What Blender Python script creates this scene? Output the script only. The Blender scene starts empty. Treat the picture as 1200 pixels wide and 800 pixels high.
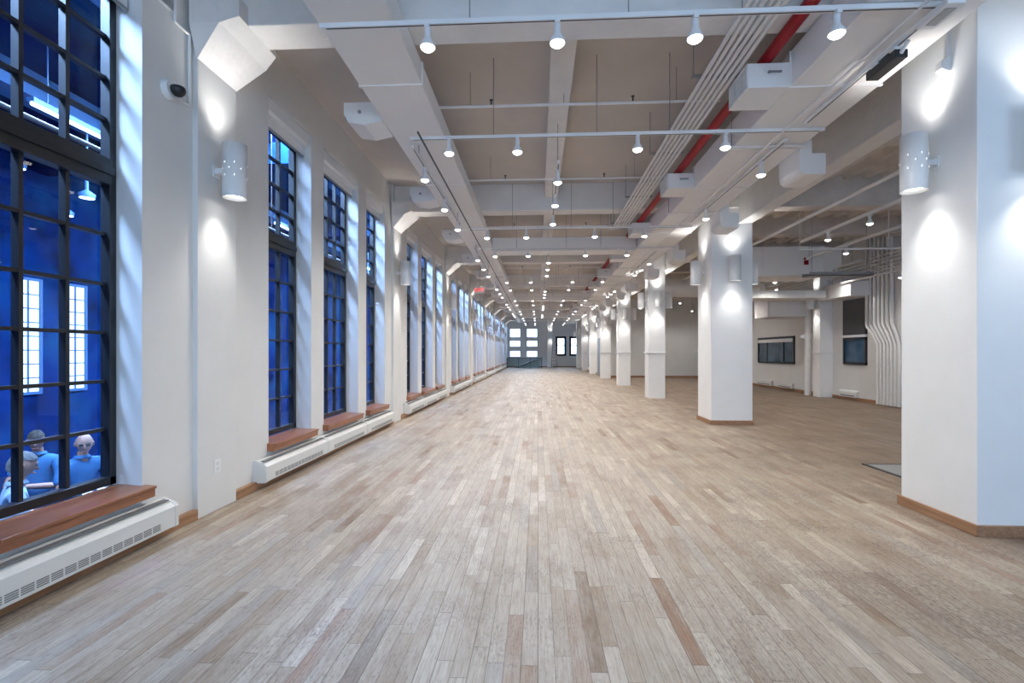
import bpy, bmesh, math, random
from mathutils import Vector, Matrix
random.seed(7)
C = bpy.context.scene.collection
SC = bpy.context.scene
PI = math.pi
H = 1.4                      # eye height; heights written e(z) are above the eye
def e(z): return z + H
ORD = ['nearest','second nearest','third nearest','fourth nearest','fifth nearest','sixth nearest','seventh nearest','eighth nearest','ninth nearest','tenth nearest','eleventh nearest','twelfth nearest','thirteenth nearest','fourteenth nearest']
NTH = ['first','second','third','fourth','fifth','sixth','seventh','eighth','ninth','tenth','eleventh','twelfth','thirteenth']

# ------------------------------------------------------------------ mesh builder
class MB:
    def __init__(s): s.v = []; s.f = []; s.sm = []
    def add(s, vs, fs, smooth=False):
        b = len(s.v); s.v += [tuple(v) for v in vs]
        for f in fs: s.f.append(tuple(b+i for i in f)); s.sm.append(smooth)
        return s
    def box(s, x0, y0, z0, x1, y1, z1):
        x0, x1 = sorted((x0, x1)); y0, y1 = sorted((y0, y1)); z0, z1 = sorted((z0, z1))
        v = [(x0,y0,z0),(x1,y0,z0),(x1,y1,z0),(x0,y1,z0),(x0,y0,z1),(x1,y0,z1),(x1,y1,z1),(x0,y1,z1)]
        return s.add(v, [(3,2,1,0),(4,5,6,7),(0,1,5,4),(1,2,6,5),(2,3,7,6),(3,0,4,7)])
    def tube(s, a, b, r, n=10, r2=None, caps=True):
        a = Vector(a); b = Vector(b); d = (b-a).normalized()
        u = d.cross(Vector((0,0,1)))
        if u.length < 1e-3: u = Vector((1,0,0))
        u.normalize(); w = d.cross(u); r2 = r if r2 is None else r2
        v = []
        for p, rr in ((a, r), (b, r2)):
            for i in range(n):
                t = 2*PI*i/n; v.append(p + u*math.cos(t)*rr + w*math.sin(t)*rr)
        s.add(v, [(i, i+n, (i+1) % n+n, (i+1) % n) for i in range(n)], True)
        if caps: s.add(v, [tuple(range(n))], False); s.add(v, [tuple(range(2*n-1, n-1, -1))], False)
        return s
    def path(s, pts, r, n=8):
        P = [Vector(p) for p in pts]; rings = []; u = None
        for i, p in enumerate(P):
            d = ((P[min(i+1, len(P)-1)]-p).normalized() + (p-P[max(i-1, 0)]).normalized()).normalized()
            if u is None:
                u = d.cross(Vector((0,0,1)))
                if u.length < 1e-2: u = d.cross(Vector((0,1,0)))
            u = (u - d*u.dot(d)).normalized(); w = d.cross(u)
            rings.append([p+u*math.cos(2*PI*k/n)*r+w*math.sin(2*PI*k/n)*r for k in range(n)])
        v = [q for rg in rings for q in rg]; f = []
        for i in range(len(P)-1):
            for k in range(n): f.append((i*n+k, (i+1)*n+k, (i+1)*n+(k+1) % n, i*n+(k+1) % n))
        s.add(v, f, True); s.add(rings[0], [tuple(range(n))]); s.add(rings[-1], [tuple(range(n-1, -1, -1))])
        return s
    def lathe(s, prof, c=(0,0,0), n=20, cap0=False, cap1=False):
        v = []
        for r, z in prof:
            for i in range(n):
                t = 2*PI*i/n; v.append((c[0]+r*math.cos(t), c[1]+r*math.sin(t), c[2]+z))
        f = []
        for k in range(len(prof)-1):
            for i in range(n): f.append((k*n+i, k*n+(i+1) % n, (k+1)*n+(i+1) % n, (k+1)*n+i))
        s.add(v, f, True)
        if cap0: s.add(v[:n], [tuple(range(n-1, -1, -1))])
        if cap1: s.add(v[-n:], [tuple(range(n))])
        return s
    def prism(s, poly, axis, a, b):
        """poly: 2-D points; axis 'y': (x,z) extruded over y; 'x': (y,z); 'z': (x,y)"""
        def mk(p, t):
            return {'y': (p[0], t, p[1]), 'x': (t, p[0], p[1]), 'z': (p[0], p[1], t)}[axis]
        n = len(poly); v = [mk(p, a) for p in poly] + [mk(p, b) for p in poly]
        return s.add(v, [tuple(range(n-1, -1, -1)), tuple(range(n, 2*n))] + [(i, (i+1) % n, (i+1) % n+n, i+n) for i in range(n)])
    def mesh(s, name):
        m = bpy.data.meshes.new(name); m.from_pydata(s.v, [], s.f)
        m.polygons.foreach_set('use_smooth', s.sm); m.update()
        bm = bmesh.new(); bm.from_mesh(m); bmesh.ops.recalc_face_normals(bm, faces=bm.faces); bm.to_mesh(m); bm.free()
        return m
    def build(s, name, mat, parent=None, bevel=0):
        m = s.mesh(name); m.materials.append(mat)
        o = bpy.data.objects.new(name, m); C.objects.link(o)
        if parent is not None: o.parent = parent
        if bevel:
            b = o.modifiers.new('bevel', 'BEVEL'); b.width = bevel; b.segments = 2; b.limit_method = 'ANGLE'
        return o

def tag(o, label=None, cat=None, group=None, kind=None):
    if label: o['label'] = label
    if cat: o['category'] = cat
    if group: o['group'] = group
    if kind: o['kind'] = kind
    return o
def empty(name, loc=(0,0,0), rz=0):
    o = bpy.data.objects.new(name, None); C.objects.link(o); o.location = loc; o.rotation_euler = (0,0,rz); o.empty_display_size = .1
    return o
def kids(o): return [c for c in bpy.data.objects if c.parent == o]
def copy_tree(o, parent=None, ch=None):
    c = o.copy(); C.objects.link(c); c.parent = parent
    for k in list(o.children): copy_tree(k, c)
    return c
trimN = [0]
def struct(o):
    o['kind'] = 'structure'
    if o.name.startswith('trim_'): trimN[0] += 1; o.name = 'trim_%d' % trimN[0]
    return o

# ------------------------------------------------------------------ materials
def newmat(name):
    m = bpy.data.materials.new(name); m.use_nodes = True
    nt = m.node_tree; b = nt.nodes['Principled BSDF']
    return m, nt, b
def N(nt, t, **kw):
    n = nt.nodes.new(t)
    for k, v in kw.items():
        if k == 'ins':
            for a, b in v.items(): n.inputs[a].default_value = b
        else: setattr(n, k, v)
    return n
def ramp(nt, stops, interp='LINEAR'):
    r = nt.nodes.new('ShaderNodeValToRGB'); cr = r.color_ramp; cr.interpolation = interp
    while len(cr.elements) < len(stops): cr.elements.new(.5)
    for el, (p, c) in zip(cr.elements, stops): el.position = p; el.color = (*c, 1)
    return r
def mixc(nt, fac, a, b, blend='MIX'):
    m = nt.nodes.new('ShaderNodeMix'); m.data_type = 'RGBA'; m.blend_type = blend
    for sock, v in ((m.inputs['Factor'], fac), (m.inputs[6], a), (m.inputs[7], b)):
        if hasattr(v, 'links') or hasattr(v, 'is_linked'): nt.links.new(v, sock)
        else: sock.default_value = v if not isinstance(v, tuple) else ((*v, 1) if len(v) == 3 else v)
    return m.outputs[2]
def mth(nt, op, a, b=None, c=None):
    m = nt.nodes.new('ShaderNodeMath'); m.operation = op
    for i, v in enumerate((a, b, c)):
        if v is None: continue
        if hasattr(v, 'is_linked'): nt.links.new(v, m.inputs[i])
        else: m.inputs[i].default_value = v
    return m.outputs[0]

def paint(name, col, rough=.6, var=.05, scale=3, bump=.05, bscale=60, spec=.3, blotch=None):
    m, nt, b = newmat(name)
    geo = N(nt, 'ShaderNodeNewGeometry')
    no = N(nt, 'ShaderNodeTexNoise', ins={'Scale': scale, 'Detail': 6, 'Roughness': .6}); nt.links.new(geo.outputs['Position'], no.inputs['Vector'])
    d = tuple(max(0, c*(1-var*2)) for c in col); l = tuple(min(1, c*(1+var)) for c in col)
    r = ramp(nt, [(.3, d), (.7, l)]); nt.links.new(no.outputs['Fac'], r.inputs['Fac'])
    out = r.outputs['Color']
    if blotch:
        n2 = N(nt, 'ShaderNodeTexNoise', ins={'Scale': .8, 'Detail': 4}); nt.links.new(geo.outputs['Position'], n2.inputs['Vector'])
        rr = ramp(nt, [(.45, (0,0,0)), (.7, (1,1,1))]); nt.links.new(n2.outputs['Fac'], rr.inputs['Fac'])
        out = mixc(nt, rr.outputs['Color'], out, blotch)
    nt.links.new(out, b.inputs['Base Color'])
    b.inputs['Roughness'].default_value = rough; b.inputs['Specular IOR Level'].default_value = spec
    if bump:
        nb = N(nt, 'ShaderNodeTexNoise', ins={'Scale': bscale, 'Detail': 3}); nt.links.new(geo.outputs['Position'], nb.inputs['Vector'])
        bp = N(nt, 'ShaderNodeBump', ins={'Strength': bump, 'Distance': .02}); nt.links.new(nb.outputs['Fac'], bp.inputs['Height']); nt.links.new(bp.outputs['Normal'], b.inputs['Normal'])
    return m
def plain(name, col, rough=.4, metal=0, spec=.5):
    m, nt, b = newmat(name)
    geo = N(nt, 'ShaderNodeNewGeometry')
    no = N(nt, 'ShaderNodeTexNoise', ins={'Scale': 25, 'Detail': 3}); nt.links.new(geo.outputs['Position'], no.inputs['Vector'])
    r = ramp(nt, [(.3, tuple(c*.93 for c in col)), (.7, tuple(min(1, c*1.04) for c in col))]); nt.links.new(no.outputs['Fac'], r.inputs['Fac'])
    nt.links.new(r.outputs['Color'], b.inputs['Base Color'])
    b.inputs['Roughness'].default_value = rough; b.inputs['Metallic'].default_value = metal; b.inputs['Specular IOR Level'].default_value = spec
    return m
def emit(name, col, s, sample=False):
    m = bpy.data.materials.new(name); m.use_nodes = True; nt = m.node_tree; nt.nodes.clear()
    o = nt.nodes.new('ShaderNodeOutputMaterial'); em = nt.nodes.new('ShaderNodeEmission')
    em.inputs['Color'].default_value = (*col, 1); em.inputs['Strength'].default_value = s
    nt.links.new(em.outputs[0], o.inputs[0])
    if not sample: m.cycles.emission_sampling = 'NONE'
    return m

WALLC = (.74,.735,.72)
M = {}
M['wall'] = paint('wall_plaster', WALLC, .55, .02, 2.0, .06, 14)
M['column'] = paint('column_plaster', (.88,.88,.87), .5, .015, 3, .05, 10)
M['ceiling'] = paint('ceiling_board_formed', (.56,.52,.49), .75, .04, 1.2, .3, 20)
M['beam'] = paint('beam_plaster', (.80,.78,.76), .7, .04, 2.2, .35, 18)
M['deck'] = paint('deck_paint', (.64,.59,.55), .8, .08, 2.5, .5, 25)
M['duct'] = paint('duct_paint', (.88,.865,.85), .5, .015, 1.5, .05, 10)
M['pipe'] = paint('pipe_paint', (.84,.83,.82), .45, .03, 8, 0)
M['white'] = paint('fixture_white', (.82,.82,.82), .35, .01, 8, 0, spec=.5)
M['heater'] = paint('heater_white', (.70,.70,.68), .4, .02, 4, 0, spec=.5)
M['slot'] = plain('vent_slot_grey', (.2,.2,.2), .6)
M['red'] = plain('red_pipe_paint', (.30,.004,.012), .5, 0, .3)
M['black'] = plain('black_frame_metal', (.012,.014,.018), .4)
M['dark'] = plain('dark_grey_metal', (.05,.05,.055), .5)
M['steel'] = plain('grey_steel', (.35,.36,.37), .4, .6)
M['bulb'] = emit('bulb_glow', (1,.97,.92), 6)
M['sglow'] = emit('sconce_glow', (1,.98,.94), 5); M['perf'] = emit('perforation_glow', (1,.98,.94), 1.5)
M['tube'] = emit('tube_glow', (.75,.88,1), 9)

def wood(name, ca, cb, axis='Y', rough=.4):
    m, nt, b = newmat(name); geo = N(nt, 'ShaderNodeNewGeometry')
    mp = N(nt, 'ShaderNodeMapping'); mp.inputs['Scale'].default_value = (30, 2, 30) if axis == 'Y' else (2, 30, 30)
    nt.links.new(geo.outputs['Position'], mp.inputs['Vector'])
    no = N(nt, 'ShaderNodeTexNoise', ins={'Scale': 1, 'Detail': 6, 'Roughness': .65, 'Distortion': .4}); nt.links.new(mp.outputs[0], no.inputs['Vector'])
    r = ramp(nt, [(.3, ca), (.7, cb)]); nt.links.new(no.outputs['Fac'], r.inputs['Fac']); nt.links.new(r.outputs['Color'], b.inputs['Base Color'])
    b.inputs['Roughness'].default_value = rough
    return m
M['sill'] = wood('sill_wood', (.20,.075,.035), (.36,.15,.075), rough=.3)
M['base'] = wood('baseboard_wood', (.24,.12,.06), (.44,.25,.14), rough=.5)

def floor_mat():
    m, nt, b = newmat('weathered_plank_floor'); L = nt.links
    geo = N(nt, 'ShaderNodeNewGeometry'); sp = N(nt, 'ShaderNodeSeparateXYZ'); L.new(geo.outputs['Position'], sp.inputs[0])
    x, y = sp.outputs[0], sp.outputs[1]
    W = .0765
    xr = mth(nt, 'DIVIDE', x, W); row = mth(nt, 'FLOOR', xr); fx = mth(nt, 'FRACT', xr)
    wn = N(nt, 'ShaderNodeTexWhiteNoise', noise_dimensions='1D'); L.new(row, wn.inputs['W'])
    off = mth(nt, 'MULTIPLY', wn.outputs['Value'], 7.3)
    ln = mth(nt, 'MULTIPLY_ADD', wn.outputs['Value'], .5, .6)     # board length varies by row
    yr = mth(nt, 'DIVIDE', mth(nt, 'ADD', y, off), ln); pc = mth(nt, 'FLOOR', yr); fy = mth(nt, 'FRACT', yr)
    cv = N(nt, 'ShaderNodeCombineXYZ'); L.new(row, cv.inputs[0]); L.new(pc, cv.inputs[1])
    w2 = N(nt, 'ShaderNodeTexWhiteNoise', noise_dimensions='2D'); L.new(cv.outputs[0], w2.inputs['Vector'])
    rv = w2.outputs['Value']
    cols = ramp(nt, [(0, (.18,.11,.06)), (.02, (.25,.165,.10)), (.06, (.34,.255,.175)), (.16, (.37,.30,.225)), (.5, (.415,.345,.27)), (.82, (.46,.39,.31)), (1, (.57,.50,.41))])
    L.new(rv, cols.inputs['Fac'])
    # rare reddish / grey boards
    sc = N(nt, 'ShaderNodeSeparateColor'); L.new(w2.outputs['Color'], sc.inputs[0])
    red = mth(nt, 'GREATER_THAN', sc.outputs[1], .965)
    bv = N(nt, 'ShaderNodeMapping'); bv.inputs['Scale'].default_value = (6, 1.6, 1); L.new(geo.outputs['Position'], bv.inputs['Vector'])
    bn = N(nt, 'ShaderNodeTexNoise', ins={'Scale': 1.3, 'Detail': 5, 'Roughness': .65}); L.new(bv.outputs[0], bn.inputs['Vector'])
    bm_ = N(nt, 'ShaderNodeMapRange', ins={1: .35, 2: .65, 3: .15, 4: 1}); L.new(bn.outputs['Fac'], bm_.inputs[0])
    base0 = mixc(nt, bm_.outputs[0], (.415,.35,.28), cols.outputs['Color'])
    col = mixc(nt, mth(nt, 'MULTIPLY', mth(nt, 'MULTIPLY', red, bm_.outputs[0]), .6), base0, (.27,.13,.075))
    gr = mth(nt, 'GREATER_THAN', sc.outputs[2], .93)
    col = mixc(nt, mth(nt, 'MULTIPLY', gr, .4), col, (.33,.31,.285))
    # grain
    gv = N(nt, 'ShaderNodeCombineXYZ'); L.new(mth(nt, 'MULTIPLY', x, 120), gv.inputs[0]); L.new(mth(nt, 'MULTIPLY', mth(nt, 'ADD', y, mth(nt, 'MULTIPLY', rv, 50)), 5), gv.inputs[1]); L.new(row, gv.inputs[2])
    g = N(nt, 'ShaderNodeTexNoise', ins={'Scale': 1, 'Detail': 5, 'Roughness': .65}); L.new(gv.outputs[0], g.inputs['Vector'])
    gr2 = ramp(nt, [(.28, (.58,.53,.48)), (.44, (.85,.82,.79)), (.58, (1,1,1)), (.75, (1.12,1.12,1.12))]); L.new(g.outputs['Fac'], gr2.inputs['Fac'])
    col = mixc(nt, 1.0, col, gr2.outputs['Color'], 'MULTIPLY')
    # blotchy stains in long streaks
    sv = N(nt, 'ShaderNodeMapping'); sv.inputs['Scale'].default_value = (3.2, .8, 1); L.new(geo.outputs['Position'], sv.inputs['Vector'])
    s1 = N(nt, 'ShaderNodeTexNoise', ins={'Scale': 1.1, 'Detail': 8, 'Roughness': .7}); L.new(sv.outputs[0], s1.inputs['Vector'])
    sr = ramp(nt, [(.5, (0,0,0)), (.72, (1,1,1))]); L.new(s1.outputs['Fac'], sr.inputs['Fac'])
    col = mixc(nt, mth(nt, 'MULTIPLY', sr.outputs['Color'], .8), col, mixc(nt, 1.0, col, (.62,.52,.46), 'MULTIPLY'))
    # pits and worn specks
    pv = N(nt, 'ShaderNodeMapping'); pv.inputs['Scale'].default_value = (95, 26, 1); L.new(geo.outputs['Position'], pv.inputs['Vector'])
    p1 = N(nt, 'ShaderNodeTexNoise', ins={'Scale': 1, 'Detail': 7, 'Roughness': .78}); L.new(pv.outputs[0], p1.inputs['Vector'])
    p2 = N(nt, 'ShaderNodeTexNoise', ins={'Scale': 1.5, 'Detail': 6, 'Roughness': .65}); L.new(geo.outputs['Position'], p2.inputs['Vector'])
    zr = N(nt, 'ShaderNodeMapRange', ins={1: .6, 2: 2.2, 3: 0, 4: .055}); L.new(x, zr.inputs[0])
    ps = mth(nt, 'ADD', mth(nt, 'ADD', p1.outputs['Fac'], mth(nt, 'MULTIPLY', p2.outputs['Fac'], .45)), zr.outputs[0])
    pr = N(nt, 'ShaderNodeMapRange', ins={1: .75, 2: .92, 3: 0, 4: .85}); L.new(ps, pr.inputs[0]); pm = pr.outputs[0]
    col = mixc(nt, pm, col, (.14,.10,.085))
    # browner bare boards in the side aisle, right of the column line
    ra = N(nt, 'ShaderNodeMapRange', ins={1: 3.1, 2: 4.6, 3: 0, 4: 1}); L.new(mth(nt, 'ADD', x, mth(nt, 'MULTIPLY', p2.outputs['Fac'], .8)), ra.inputs[0])
    col = mixc(nt, mth(nt, 'MULTIPLY', ra.outputs[0], .75), col, mixc(nt, 1.0, col, (.56,.46,.385), 'MULTIPLY'))
    # gaps
    gapx = mth(nt, 'LESS_THAN', mth(nt, 'ABSOLUTE', mth(nt, 'SUBTRACT', fx, .5)), .472)
    wg = N(nt, 'ShaderNodeTexWhiteNoise', noise_dimensions='1D'); L.new(mth(nt, 'ADD', row, 77.5), wg.inputs['W'])
    dk = mth(nt, 'MULTIPLY_ADD', mth(nt, 'POWER', wg.outputs['Value'], 2.0), .62, .32)
    gx = mth(nt, 'MULTIPLY', mth(nt, 'SUBTRACT', 1, gapx), dk)
    gy = mth(nt, 'MULTIPLY', mth(nt, 'GREATER_THAN', mth(nt, 'ABSOLUTE', mth(nt, 'SUBTRACT', fy, .5)), .4975), .6)
    gap = mth(nt, 'MAXIMUM', gx, gy)
    col = mixc(nt, gap, col, (.09,.065,.05))
    L.new(col, b.inputs['Base Color'])
    rr = N(nt, 'ShaderNodeMapRange', ins={1: 0, 2: 1, 3: .42, 4: .6}); L.new(g.outputs['Fac'], rr.inputs[0]); L.new(rr.outputs[0], b.inputs['Roughness'])
    b.inputs['Specular IOR Level'].default_value = .35
    bp = N(nt, 'ShaderNodeBump', ins={'Strength': .35, 'Distance': .003}); L.new(mth(nt, 'SUBTRACT', mth(nt, 'MULTIPLY', g.outputs['Fac'], .4), gap), bp.inputs['Height']); L.new(bp.outputs['Normal'], b.inputs['Normal'])
    return m
M['floor'] = floor_mat()

def glass(name, tint, refl=1.0):
    m = bpy.data.materials.new(name); m.use_nodes = True; nt = m.node_tree; nt.nodes.clear()
    o = nt.nodes.new('ShaderNodeOutputMaterial'); tr = nt.nodes.new('ShaderNodeBsdfTransparent'); gl = nt.nodes.new('ShaderNodeBsdfGlossy')
    gl.inputs['Roughness'].default_value = .01; gl.inputs['Color'].default_value = (refl, refl, refl, 1); tr.inputs['Color'].default_value = (*tint, 1)
    fr = nt.nodes.new('ShaderNodeFresnel'); fr.inputs['IOR'].default_value = 1.35; mx = nt.nodes.new('ShaderNodeMixShader')
    geo = nt.nodes.new('ShaderNodeNewGeometry'); inv = mth(nt, 'SUBTRACT', 1.0, geo.outputs['Backfacing'])
    nt.links.new(mth(nt, 'MULTIPLY', fr.outputs[0], inv), mx.inputs[0]); nt.links.new(tr.outputs[0], mx.inputs[1]); nt.links.new(gl.outputs[0], mx.inputs[2]); nt.links.new(mx.outputs[0], o.inputs[0])
    return m
M['glass'] = glass('window_glass', (.8,.9,1.0), .9)
M['smoke_glass'] = glass('balustrade_glass', (.70,.80,.82))

# ------------------------------------------------------------------ layout constants
BAY = 5.62; B0 = 4.27
def bay(k): return B0 + BAY*k
XW = -2.89; XP = -2.845        # wall face, pier face
ZC = e(3.30); ZB = e(2.78)
YN, YF = -4.0, 46.6
XR = 9.1
COLX0, COLX1 = 3.34, 4.12

# ------------------------------------------------------------------ shell
struct(MB().box(-3.15, YN-.2, -.25, XR+.3, YF+.3, 0).build('floor', M['floor']))
struct(MB().box(-3.15, YN-.2, ZC, 4.1, YF+.3, ZC+.25).build('ceiling', M['ceiling']))
# ribbed deck of the side aisle
mb = MB(); prof = []; xx = 4.05; RB = .36
while xx < XR+.3:
    for i in range(9):
        t = i/8; prof.append((xx+.05+(RB-.1)*t, ZC-.02+.13*math.sin(PI*t)))
    xx += RB
prof2 = [(p[0], ZC+.3) for p in prof]
n = len(prof); v = [(p[0], YN-.2, p[1]) for p in prof]+[(p[0], 28.2, p[1]) for p in prof]
mb.add(v, [(i, i+1, i+1+n, i+n) for i in range(n-1)])
mb.box(4.05, YN-.2, ZC+.13, XR+.3, 28.2, ZC+.3)
struct(mb.build('ceiling_ribbed', M['deck']))
struct(MB().box(XR, YN, 0, XR+.25, 28.2, ZC+.2).build('wall_right', M['wall']))
struct(MB().box(3.98, 27.75, 0, XR+.1, 28.0, ZC+.1).build('wall_aisle_end', M['wall']))
struct(MB().box(3.72, 27.75, 0, 3.98, YF, ZC+.1).build('wall_inner', M['wall']))


# far wall with its openings
def wall_with_holes_x(name, y0, y1, xa, xb, z0, z1, holes, mat):
    """wall across X; holes = (x0,x1,zlo,zhi), sorted columns"""
    mb = MB(); cols = sorted({h[:2] for h in holes}); cur = xa
    for c0, c1 in cols:
        mb.box(cur, y0, z0, c0, y1, z1)
        hs = sorted(h[2:] for h in holes if h[:2] == (c0, c1)); zc = z0
        for a, b in hs: mb.box(c0, y0, zc, c1, y1, a); zc = b
        mb.box(c0, y0, zc, c1, y1, z1); cur = c1
    mb.box(cur, y0, z0, xb, y1, z1)
    return struct(mb.build(name, mat))
def fx(px, yc=46.5): return (px-630)*yc/580
farwin = []
for a, b in ((597, 609), (617, 629)):
    for t, u in ((385, 395), (399, 406), (411, 418)):
        farwin.append((fx(a), fx(b), e((412.5-u)*46.5/580), e((412.5-t)*46.5/580)))
far2 = [(fx(650.5), fx(663), e((412.5-417)*46.5/580), e((412.5-394)*46.5/580)), (fx(666.5), fx(678), e((412.5-417)*46.5/580), e((412.5-394)*46.5/580))]
M['bluewall'] = paint('pale_teal_plaster', (.36,.50,.62), .6, .03, 2, .1, 20)
wall_with_holes_x('wall_far', YF, YF+.3, -3.3, 3.98, 0, ZC+.1, farwin+far2, M['wall'])
NEARW = [(-2.3, -.3, .5, 4.0), (.4, 2.6, .5, 4.0), (4.8, 8.2, .6, 3.9)]
wall_with_holes_x('wall_behind', YN-.2, YN, -3.3, XR+.2, 0, ZC+.2, NEARW, M['wall'])
for x0, x1, z0, z1 in NEARW:
    l = bpy.data.lights.new('window_portal', 'AREA'); l.shape = 'RECTANGLE'; l.size = x1-x0; l.size_y = z1-z0; l.cycles.is_portal = True
    o = bpy.data.objects.new('window_portal', l); C.objects.link(o); o.location = ((x0+x1)/2, YN-.21, (z0+z1)/2); o.rotation_euler = (PI/2, 0, 0)

winN = [0]
def window_root(loc=(0,0,0)):
    winN[0] += 1
    o = empty('window_%d' % winN[0], loc); struct(o); return o
for i, (x0, x1, z0, z1) in enumerate(farwin+far2+NEARW):
    near = i >= len(farwin+far2)
    w = window_root(((x0+x1)/2, (YN-.1) if near else YF+.1, z0)); t = Matrix.Translation(-w.location)
    blk = i >= len(farwin)
    fw = .07 if near else .20 if blk else .03
    cx, cy, cz = w.location
    f = MB(); a, b, c, d = x0-cx, x1-cx, 0, z1-z0
    f.box(a, -.03, c, a+fw, .05, d).box(b-fw, -.03, c, b, .05, d).box(a, -.03, c, b, .05, c+fw).box(a, -.03, d-fw, b, .05, d)
    if blk: f.box(a, -.03, d*.52, b, .05, d*.52+.07)
    f.build('window_frame', M['black'] if blk else M['white'], w)
    MB().box(a+.01, 0, c+.01, b-.01, .012, d-.01).build('pane', M['glass'], w)

# ------------------------------------------------------------------ left wall with windows
WINS = [(.90,1.90,3), (2.27,3.55,4), (3.93,4.93,3)]
ZS, ZT = e(-.97), e(2.77)
wl = []
for k in range(-1, 8):
    for j, (a, b, n) in enumerate(WINS):
        y0, y1 = bay(k)+a, bay(k)+b
        if k == -1 and j == 2: y0, y1 = 2.47, 3.47
        if y1 < YF-.1: wl.append((y0, y1, n, k, j))
XO = -3.165
mb = MB(); cur = YN
for y0, y1, n, k, j in wl:
    mb.box(XO, cur, 0, XW, y0, ZC+.1); mb.box(XO, y0, 0, XW, y1, ZS-.03); mb.box(XO, y0, ZT, XW, y1, ZC+.1); cur = y1
mb.box(XO, cur, 0, XW, YF, ZC+.1)
struct(mb.build('wall_left', M['wall']))
XG = -3.13
LOW = [-.91,-.557,-.21,.14,.49,.85,1.20]
UPR = [1.385,1.68,1.98,2.28,2.58]
protos = {}
def build_window(y0, y1, n):
    W = y1-y0; w = window_root()
    f = MB(); zb = e(-.96); zt = e(2.74)
    f.box(XG-.03, 0, zb, XG+.045, .055, zt).box(XG-.03, W-.055, zb, XG+.045, W, zt).box(XG-.03, 0, zb, XG+.045, W, e(-.90)).box(XG-.03, 0, e(2.58), XG+.045, W, zt)
    f.build('window_frame', M['black'], w, .004)
    t = MB().box(XG-.03, .055, e(1.20), XG+.06, W-.055, e(1.39)).box(XG+.04, .05, e(1.27), XG+.08, W-.05, e(1.32)); t.build('transom', M['black'], w, .004)
    m = MB(); pw = (W-.11)/n
    for i in range(1, n):
        y = .055+pw*i; m.box(XG-.03, y-.014, e(-.90), XG+.02, y+.014, e(1.20)); m.box(XG-.03, y-.014, e(1.39), XG+.02, y+.014, e(2.58))
    for z in LOW[1:-1]+UPR[1:-1]: m.box(XG-.026, .055, e(z)-.012, XG+.018, W-.055, e(z)+.012)
    m.build('glazing_bars', M['black'], w)
    g = MB().box(XG-.012, .05, e(-.91), XG-.004, W-.05, e(1.21)); g.box(XG-.012, .05, e(1.38), XG-.004, W-.05, e(2.6)); g.build('pane', M['glass'], w)
    s = MB().prism([(XG+.05, e(-.965)), (-2.80, e(-.98)), (-2.80, e(-1.0)), (-2.812, e(-1.0)), (-2.812, e(-1.06)), (XW, e(-1.06)), (XW, e(-1.0)), (XG+.05, e(-1.0))], 'y', -.03, W+.03)
    s.build('window_sill', M['sill'], w, .003)
    # second, moved down frame
    return w
def build_blind(y0, y1):
    W = y1-y0; r = empty('roller_blind')
    MB().prism([(XW-.02, e(2.765)), (XW-.02, e(2.63)), (XW-.045, e(2.60)), (XW-.13, e(2.60)), (XW-.13, e(2.765))], 'y', .012, W-.012).build('blind_cassette', M['white'], r, .003)
    MB().box(XW-.10, .02, e(2.50), XW-.094, W-.02, e(2.62)).build('blind_fabric', M['white'], r)
    MB().box(XW-.105, .02, e(2.475), XW-.089, W-.02, e(2.50)).build('bottom_bar', M['steel'], r)
    return r
POSN = ['narrow window nearest that bay\'s near pier', 'wide middle window', 'narrow window nearest that bay\'s far pier']
for y0, y1, n, k, j in wl:
    if k < -1 or (k == -1 and j < 1): continue
    key = (n, round(y1-y0, 3))
    if key not in protos:
        protos[key] = (build_window(y0, y1, n), build_blind(y0, y1)); w, bl = protos[key]
    else:
        w = copy_tree(protos[key][0]); winN[0] += 1; w.name = 'window_%d' % winN[0]; bl = copy_tree(protos[key][1])
    w.location = (0, y0, 0); bl.location = (0, y0, 0)
    where = 'nearest the camera at the left edge' if k == -1 and j == 2 else None
    if where: lb = 'white roller blind cassette above the large window ' + where
    elif k == -1: lb = 'white roller blind cassette beside the left edge of the view'
    else: lb = 'white roller blind over the %s of the %s bay' % (['near narrow window', 'wide middle window', 'far narrow window'][j], NTH[k])
    tag(bl, lb, 'blind', 'roller blinds over the left wall windows')

# piers, haunches, cross beams
def pier(k):
    Y = bay(k); mb = MB().box(XW-.02, Y-.27, 0, XP, Y+.26, ZC)
    o = mb.build('trim_pier', M['wall'], None, .004); struct(o)
    zb, zt = e(2.45), e(2.785)
    h = MB(); v = [(XP-.01, Y-.27, zb), (XP-.01, Y+.26, zb), (-2.60, Y-.36, zt-.09), (-2.60, Y+.34, zt-.09), (-2.47, Y-.30, ZB), (-2.47, Y+.28, ZB),
                   (XP-.01, Y-.36, zt-.09), (XP-.01, Y+.34, zt-.09), (XP-.01, Y-.36, zt+.16), (XP-.01, Y+.34, zt+.16), (-2.60, Y-.36, zt+.16), (-2.60, Y+.34, zt+.16), (-2.47, Y-.30, zt+.16), (-2.47, Y+.28, zt+.16)]
    h.add(v, [(0,1,3,2), (2,3,5,4), (0,2,6), (1,7,3), (6,2,10,8), (3,7,9,11), (2,4,12,10), (5,3,11,13), (4,5,13,12), (8,10,12,13,11,9), (0,6,8,9,7,1)])
    struct(h.build('trim_haunch', M['beam']))
for k in range(0, 8): pier(k)
for k in range(0, 8):
    Y = bay(k)
    struct(MB().box(-2.9, Y-.17, ZB, 3.9, Y+.17, ZC+.02).build('trim_cross_beam', M['beam'], None, .01))
struct(MB().box(-2.9, bay(-1)-.17, ZB, 3.9, bay(-1)+.17, ZC+.02).build('trim_cross_beam', M['beam']))
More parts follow.
